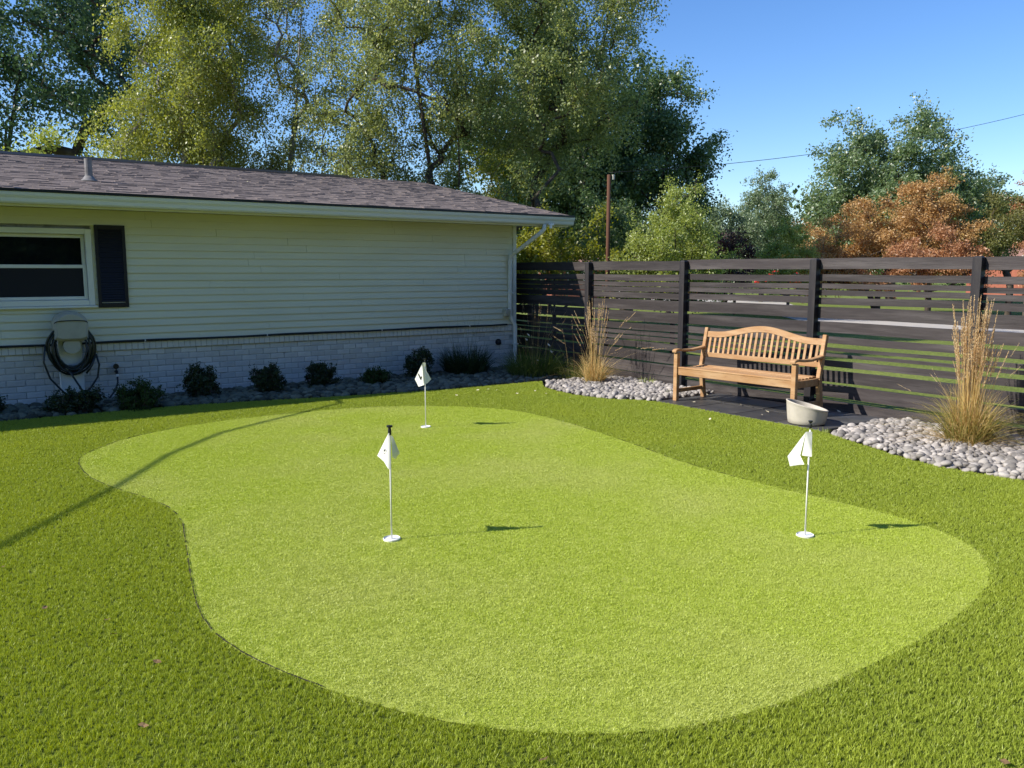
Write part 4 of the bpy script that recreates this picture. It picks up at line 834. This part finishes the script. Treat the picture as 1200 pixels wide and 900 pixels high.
# shrubs along the house wall
SH = [(.55, 11.5, .20, .22), (1.42, 11.12, .30, .34), (2.12, 10.98, .30, .31), (2.98, 11.42, .25, .42), (3.84, 11.28, .25, .40), (4.72, 11.55, .23, .38), (5.5, 11.3, .24, .24), (6.4, 11.62, .26, .44)]
SL_ = ['small shrub cut by the left edge of the picture under the window', 'dark spiky shrub directly below the coiled garden hose', 'wide low shrub right of the spigot hose', 'round dark shrub, first one standing right of the wide low shrub',
       'dark shrub with a stray twig sticking up, halfway along the brick wall', 'dark shrub in front of the brick just left of the low pale one', 'lowest flattest shrub with pale foliage near the far flag', 'tall dark shrub right behind the far golf flag']
L_low = leafmat('dull_shrub_leaf', (0.03, 0.055, 0.02), (0.07, 0.11, 0.035), trans=0.2)
for i, (x, y, rs, h) in enumerate(SH):
    rs *= (.95, 1.1, 1.05, .98, .92, 1.0, .9, 1.08)[i]; h *= (1, .95, 1.05, 1.0, 1.08, .98, .95, 1.1)[i]; n = 60; mt = L_low if i in (2, 6) else M['evergreen']
    make_tree('shrub', SL_[i], 'shrub', (x, y, -.03), [(0, 0, h * .5, rs * .95, rs * .8, h * .5), (rs * .25, 0, h * .62, rs * .5, rs * .5, h * .3), (-rs * .3, 0, h * .45, rs * .55, rs * .5, h * .3)], n, .095, 6500, .036, mt, M['bark'], .012, [[(0, 0, h * .2), (0, 0, h * .45)]], 300 + i * 7, flat=1.2, group='shrubs in the stone bed along the house wall', aspect=.45)
b = MB(); b.tube([(3.70, 11.25, .25), (3.66, 11.22, .40), (3.64, 11.2, .50)], .005, 5)
# ---------------------------------------------------------------- pole and wires
px_, py_, _ = at(712, 17.5); hp_ = tz(17.5, 204) - .06
pl = empty('utility_pole', (px_, py_, -.06)); tag(pl, 'brown wooden utility pole in front of the dark trees', 'utility pole')
b = MB(); b.tube([(0, 0, 0), (0, 0, hp_ * .5), (0, 0, hp_)], [.046, .042, .038], 12); b.build('shaft', M['pole'], pl, True)
b = MB(); b.tube([(Rv.x * .09, Rv.y * .09, hp_ - .1), (Rv.x * .09, Rv.y * .09, hp_ + .0)], .03, 8); b.build('insulator', M['reel'], pl)
def wire(name, label, p, q, sag, r, group=None):
    p, q = Vector(p), Vector(q); b = MB(); b.tube([p.lerp(q, t) - Vector((0, 0, sag * 4 * t * (1 - t))) for t in np.linspace(0, 1, 25)], r, 6)
    o = b.build(name, M['black'], None, True); tag(o, label, 'wire', group); return o
a = Vector((px_, py_, hp_ - .02)); qx, qy, _ = at(1330, 24); q = Vector((qx, qy, tz(24, 101)))
wire('overhead_wire', 'thin overhead wire crossing the open sky to the brown pole', a, q, .45, .006)
# service cable over the lawn: out of frame overhead, its shadow crosses the turf
b = MB(); kx, ky = -cos(SUN_AZ - pi) / tan(SUN_EL), -sin(SUN_AZ - pi) / tan(SUN_EL)
sh = [(-1.2, 4.4), (-.4, 5.15), (.28, 5.82), (.61, 6.25), (1.17, 7.01), (1.78, 7.98), (2.47, 8.74), (3.42, 9.33), (4.3, 9.85)]
pts = []
for i, (x, y) in enumerate(sh):
    t = i / (len(sh) - 1); h = 4.6 * (1 - t) + 3.05 * t - .5 * 4 * t * (1 - t) * .35; pts.append((x + kx * h, y + ky * h, h))
end = Vector(pts[-1]); st = Vector(pts[0])
b.tube([tuple(st + Vector((-9, -5.5, 2.2))), tuple(st + Vector((-4, -2.6, .8)))] + pts + [tuple(end + Vector((.05, .5, .06)))], .021, 8)
o = b.build('service_cable', M['black'], None, True); tag(o, 'black service cable overhead whose shadow crosses the left side of the lawn', 'cable')
b = MB(); b.tube([(end.x + .05, end.y + .5, 2.6), (end.x + .05, end.y + .5, end.z + .12)], .03, 10); o = b.build('service_mast', M['pipe'], None, True); tag(o, 'grey cable mast rising from the roof edge left of the picture', 'mast')
p0 = st + Vector((-9, -5.5, 0)); b = MB(); b.tube([(p0.x, p0.y, -.06), (p0.x, p0.y, st.z + 2.5)], [.15, .11], 12); o = b.build('utility_pole', M['pole'], None, True); tag(o, 'wooden pole holding the service cable left of the picture', 'utility pole')

# ---------------------------------------------------------------- things beyond the fence
def car(loc, rz, m, label):
    e = empty('parked_car', loc, rz); tag(e, label, 'car')
    prof = [(-2.1, .35), (-2.15, .75), (-1.9, .95), (-1.2, 1.0), (-.7, 1.42), (.8, 1.45), (1.5, 1.02), (2.05, .9), (2.15, .6), (2.1, .32)]
    n = len(prof); b = MB(); V = [(x, s * .86 * (1 if z < 1.05 else .8), z) for s in (-1, 1) for x, z in prof]
    b.add(V, [(k, (k + 1) % n, n + (k + 1) % n, n + k) for k in range(n)] + [tuple(range(n - 1, -1, -1)), tuple(range(n, 2 * n))]); b.build('body', m, e, bevel=.04)
    for s in (-1, 1):
        b = MB(); b.add([(-1.02, s * .80, 1.03), (1.28, s * .80, 1.03), (.72, s * .715, 1.37), (-.66, s * .715, 1.37)], [(0, 1, 2, 3)]); b.v = [(x, y + s * .03, z) for x, y, z in b.v]; b.build('side_window', M['glass'], e)
        for x in (-1.3, 1.3):
            b = MB(); b.tube([(x, s * .72, .32), (x, s * .9, .32)], .32, 16); b.build('wheel', M['tyre'], e)
        b = MB(); b.box((2.06, s * .6 - .15, .62), (2.16, s * .6 + .15, .76)); b.build('headlight', M['white'], e)
x, y, _ = at(921, 62); car((x, y, -.06 + .35), YAW + 1.2, M['redpaint'], 'bright red car glimpsed through the top gap of the fence')
x, y, _ = at(776, 44); car((x, y, -.06), YAW + pi / 2 + .25, M['farbrick'], 'orange red car glimpsed through the fence left of the bench')
def far_house(loc, rz, w_, d_, h, wall, roofm, label):
    e = empty('house', loc, rz); tag(e, label, 'house')
    b = MB(); b.box((-w_ / 2, -d_ / 2, 0), (w_ / 2, d_ / 2, h)); b.build('wall', wall, e)
    b = MB(); o_ = .5; b.add([(-w_ / 2 - o_, -d_ / 2 - o_, h + .002), (w_ / 2 + o_, -d_ / 2 - o_, h + .002), (w_ / 2 + o_, d_ / 2 + o_, h + .002), (-w_ / 2 - o_, d_ / 2 + o_, h + .002), (-w_ / 2 + d_ / 2, 0, h + d_ * .2), (w_ / 2 - d_ / 2, 0, h + d_ * .2)],
        [(3, 2, 1, 0), (0, 1, 5, 4), (1, 2, 5), (2, 3, 4, 5), (3, 0, 4)]); b.build('roof', roofm, e)
    b = MB(); b.box((-w_ / 2 - .5, -d_ / 2 - .53, h - .16), (w_ / 2 + .5, -d_ / 2 - .503, h + .06)); b.build('fascia', M['white'], e)
    for k in (-.3, .0, .32):
        b = MB(); b.box((w_ * k - .6, -d_ / 2 - .05, .9), (w_ * k + .6, -d_ / 2 + .01, 2.1)); f = b.build('window', M['white'], e)
        b = MB(); b.box((w_ * k - .5, -d_ / 2 - .07, 1.0), (w_ * k + .5, -d_ / 2 - .052, 2.0)); b.build('pane', M['glass'], f)
x, y, _ = at(1255, 60); far_house((x, y, -.06), YAW - pi / 2 , 11, 7, 2.75, M['farbrick'], M['farroof'], 'distant house with brown roof and white fascia at the right edge')
x, y, _ = at(700, 58); far_house((x, y, -.06), YAW - pi / 2 + .2, 8, 6, 2.1, M['farbrick'], M['farroof'], 'distant red brick house glimpsed through the left fence bays')

# ---------------------------------------------------------------- fallen leaves and flower heads
ORD = ['leftmost', 'second from the left', 'third from the left', 'fourth from the left', 'fifth from the left', 'sixth from the left', 'seventh from the left', 'eighth from the left', 'ninth from the left', 'tenth from the left', 'eleventh from the left', 'twelfth from the left', 'thirteenth from the left', 'rightmost']
def ordn(i, n): return 'rightmost' if i == n - 1 else ORD[i]
def leaf_me(m):
    b = MB(); b.add([(-.5, 0, .02), (-.2, .28, .10), (.15, .22, .02), (.5, .02, .12), (.12, -.25, .0), (-.22, -.2, .12), (0, 0, .0)], [(0, 6, 1), (1, 6, 2), (2, 6, 3), (3, 6, 4), (4, 6, 5), (5, 6, 0)]); return b.mesh('fallen_leaf', m)
lm, lp = leaf_me(M['deadleaf']), leaf_me(M['paleleaf'])
def fallen(px, py, size, me, z, label, group):
    x, y = gpt(px, py, z); o = bpy.data.objects.new('fallen_leaf', me); o.location = (x, y, z); o.scale = (size, size, size * .8); o.rotation_euler = (random.uniform(-.4, .4), random.uniform(-.4, .4), random.uniform(0, 6.28)); link(o)
    tag(o, label, 'leaf', group)
L1 = sorted([(4, 664), (133, 743), (184, 775), (168, 850), (1178, 893), (637, 890), (52, 712), (126, 726)])
for i, p in enumerate(L1):
    fallen(p[0], p[1], .042, lm, .026, ordn(i, len(L1)) + ' of the small brown dead leaves on the front turf', 'brown leaves on the turf')
L1 = sorted([(520, 466), (560, 457), (571, 458), (582, 457), (606, 461), (627, 458), (640, 461), (655, 463), (572, 456), (535, 463), (668, 466), (832, 491)])
for i, p in enumerate(L1):
    fallen(p[0], p[1], .05, lp, .036, ordn(i, len(L1)) + ' of the tiny pale leaves on the sunlit turf edge', 'pale leaves on the turf edge')
L1 = sorted([(813, 471), (828, 462), (838, 463), (845, 469), (868, 474), (899, 482), (914, 485), (893, 486), (843, 481), (802, 462), (857, 462), (983, 482), (990, 477), (880, 476)])
for i, p in enumerate(L1):
    fallen(p[0], p[1], .055, lp, .028, ordn(i, len(L1)) + ' of the pale dry leaves lying on the slate patio', 'pale leaves on the slate')
L1 = sorted([(50, 200), (155, 212), (380, 212), (402, 219), (208, 205), (530, 238), (290, 215), (460, 230), (88, 192)])
for i, p in enumerate(L1):
    F_ = Vector((cos(YAW) * cos(PITCH), sin(YAW) * cos(PITCH), -sin(PITCH))); U_ = Rv.cross(F_); d = F_ * 976 + Rv * (p[0] - 600) + U_ * (450 - p[1])
    k = (un.y * EY + un.z * (EZ - CAM_H)) / (un.y * d.y + un.z * d.z); q = Vector((0, 0, CAM_H)) + d * k + un * .03
    o = bpy.data.objects.new('fallen_leaf', lp); o.location = q; o.scale = (.06, .06, .05); o.rotation_euler = (.3, random.uniform(-.4, .4), random.uniform(0, 6)); link(o); tag(o, ordn(i, len(L1)) + ' of the pale leaves lying on the brown roof', 'leaf', 'pale leaves on the roof')

# weeds among the stones, white flower heads in the shaded clump
grass_plant('weed', 'small green weed sprouting from the stones against the fence left of the bench', 'weed', (8.80, 8.95, -.02), [('leaves', L_pale, dict(n=60, rad=.10, hgt=.16, spread=.12, width=.014, seed=51, droop=.6))])
grass_plant('weed', 'low green weed in the stones beside the left bench leg', 'weed', (8.35, 7.95, -.02), [('leaves', L_pale, dict(n=40, rad=.08, hgt=.10, spread=.10, width=.014, seed=52, droop=.6))])
grass_plant('weed', 'tiny weed at the tip of the stone bed beside the slate corner', 'weed', (7.66, 5.16, -.02), [('leaves', L_pale, dict(n=36, rad=.06, hgt=.07, spread=.08, width=.012, seed=53, droop=.6))])
fl = empty('flower_stems', (8.1, 10.6, -.02)); tag(fl, 'white flower heads catching the sun in the shade by the house corner', 'flowers')
F_ = Vector((cos(YAW) * cos(PITCH), sin(YAW) * cos(PITCH), -sin(PITCH))); U_ = Rv.cross(F_)
for (u, v, sz) in [(642, 403, .05), (645, 411, .035), (618, 391, .055), (629, 421, .03), (616, 397, .035)]:
    d = F_ * 976 + Rv * (u - 600) + U_ * (450 - v); q = Vector((0, 0, CAM_H)) + d * (8.1 / d.x); q -= Vector((8.1, 10.6, -.02))
    b = MB(); b.tube([(q.x * .6, q.y * .8, 0), (q.x * .8, q.y * .9, q.z * .6), tuple(q)], .003, 5); st_ = b.build('stem', M['shadegrass'], fl)
    V, F, T = seedheads([np.array(q)], [np.array((.3, -.3, -.4))], sz, .018, int(u), 40); link(bpy.data.objects.new('flower_head', npmesh('flower_head', V, F, T, M['cloth'])), fl)
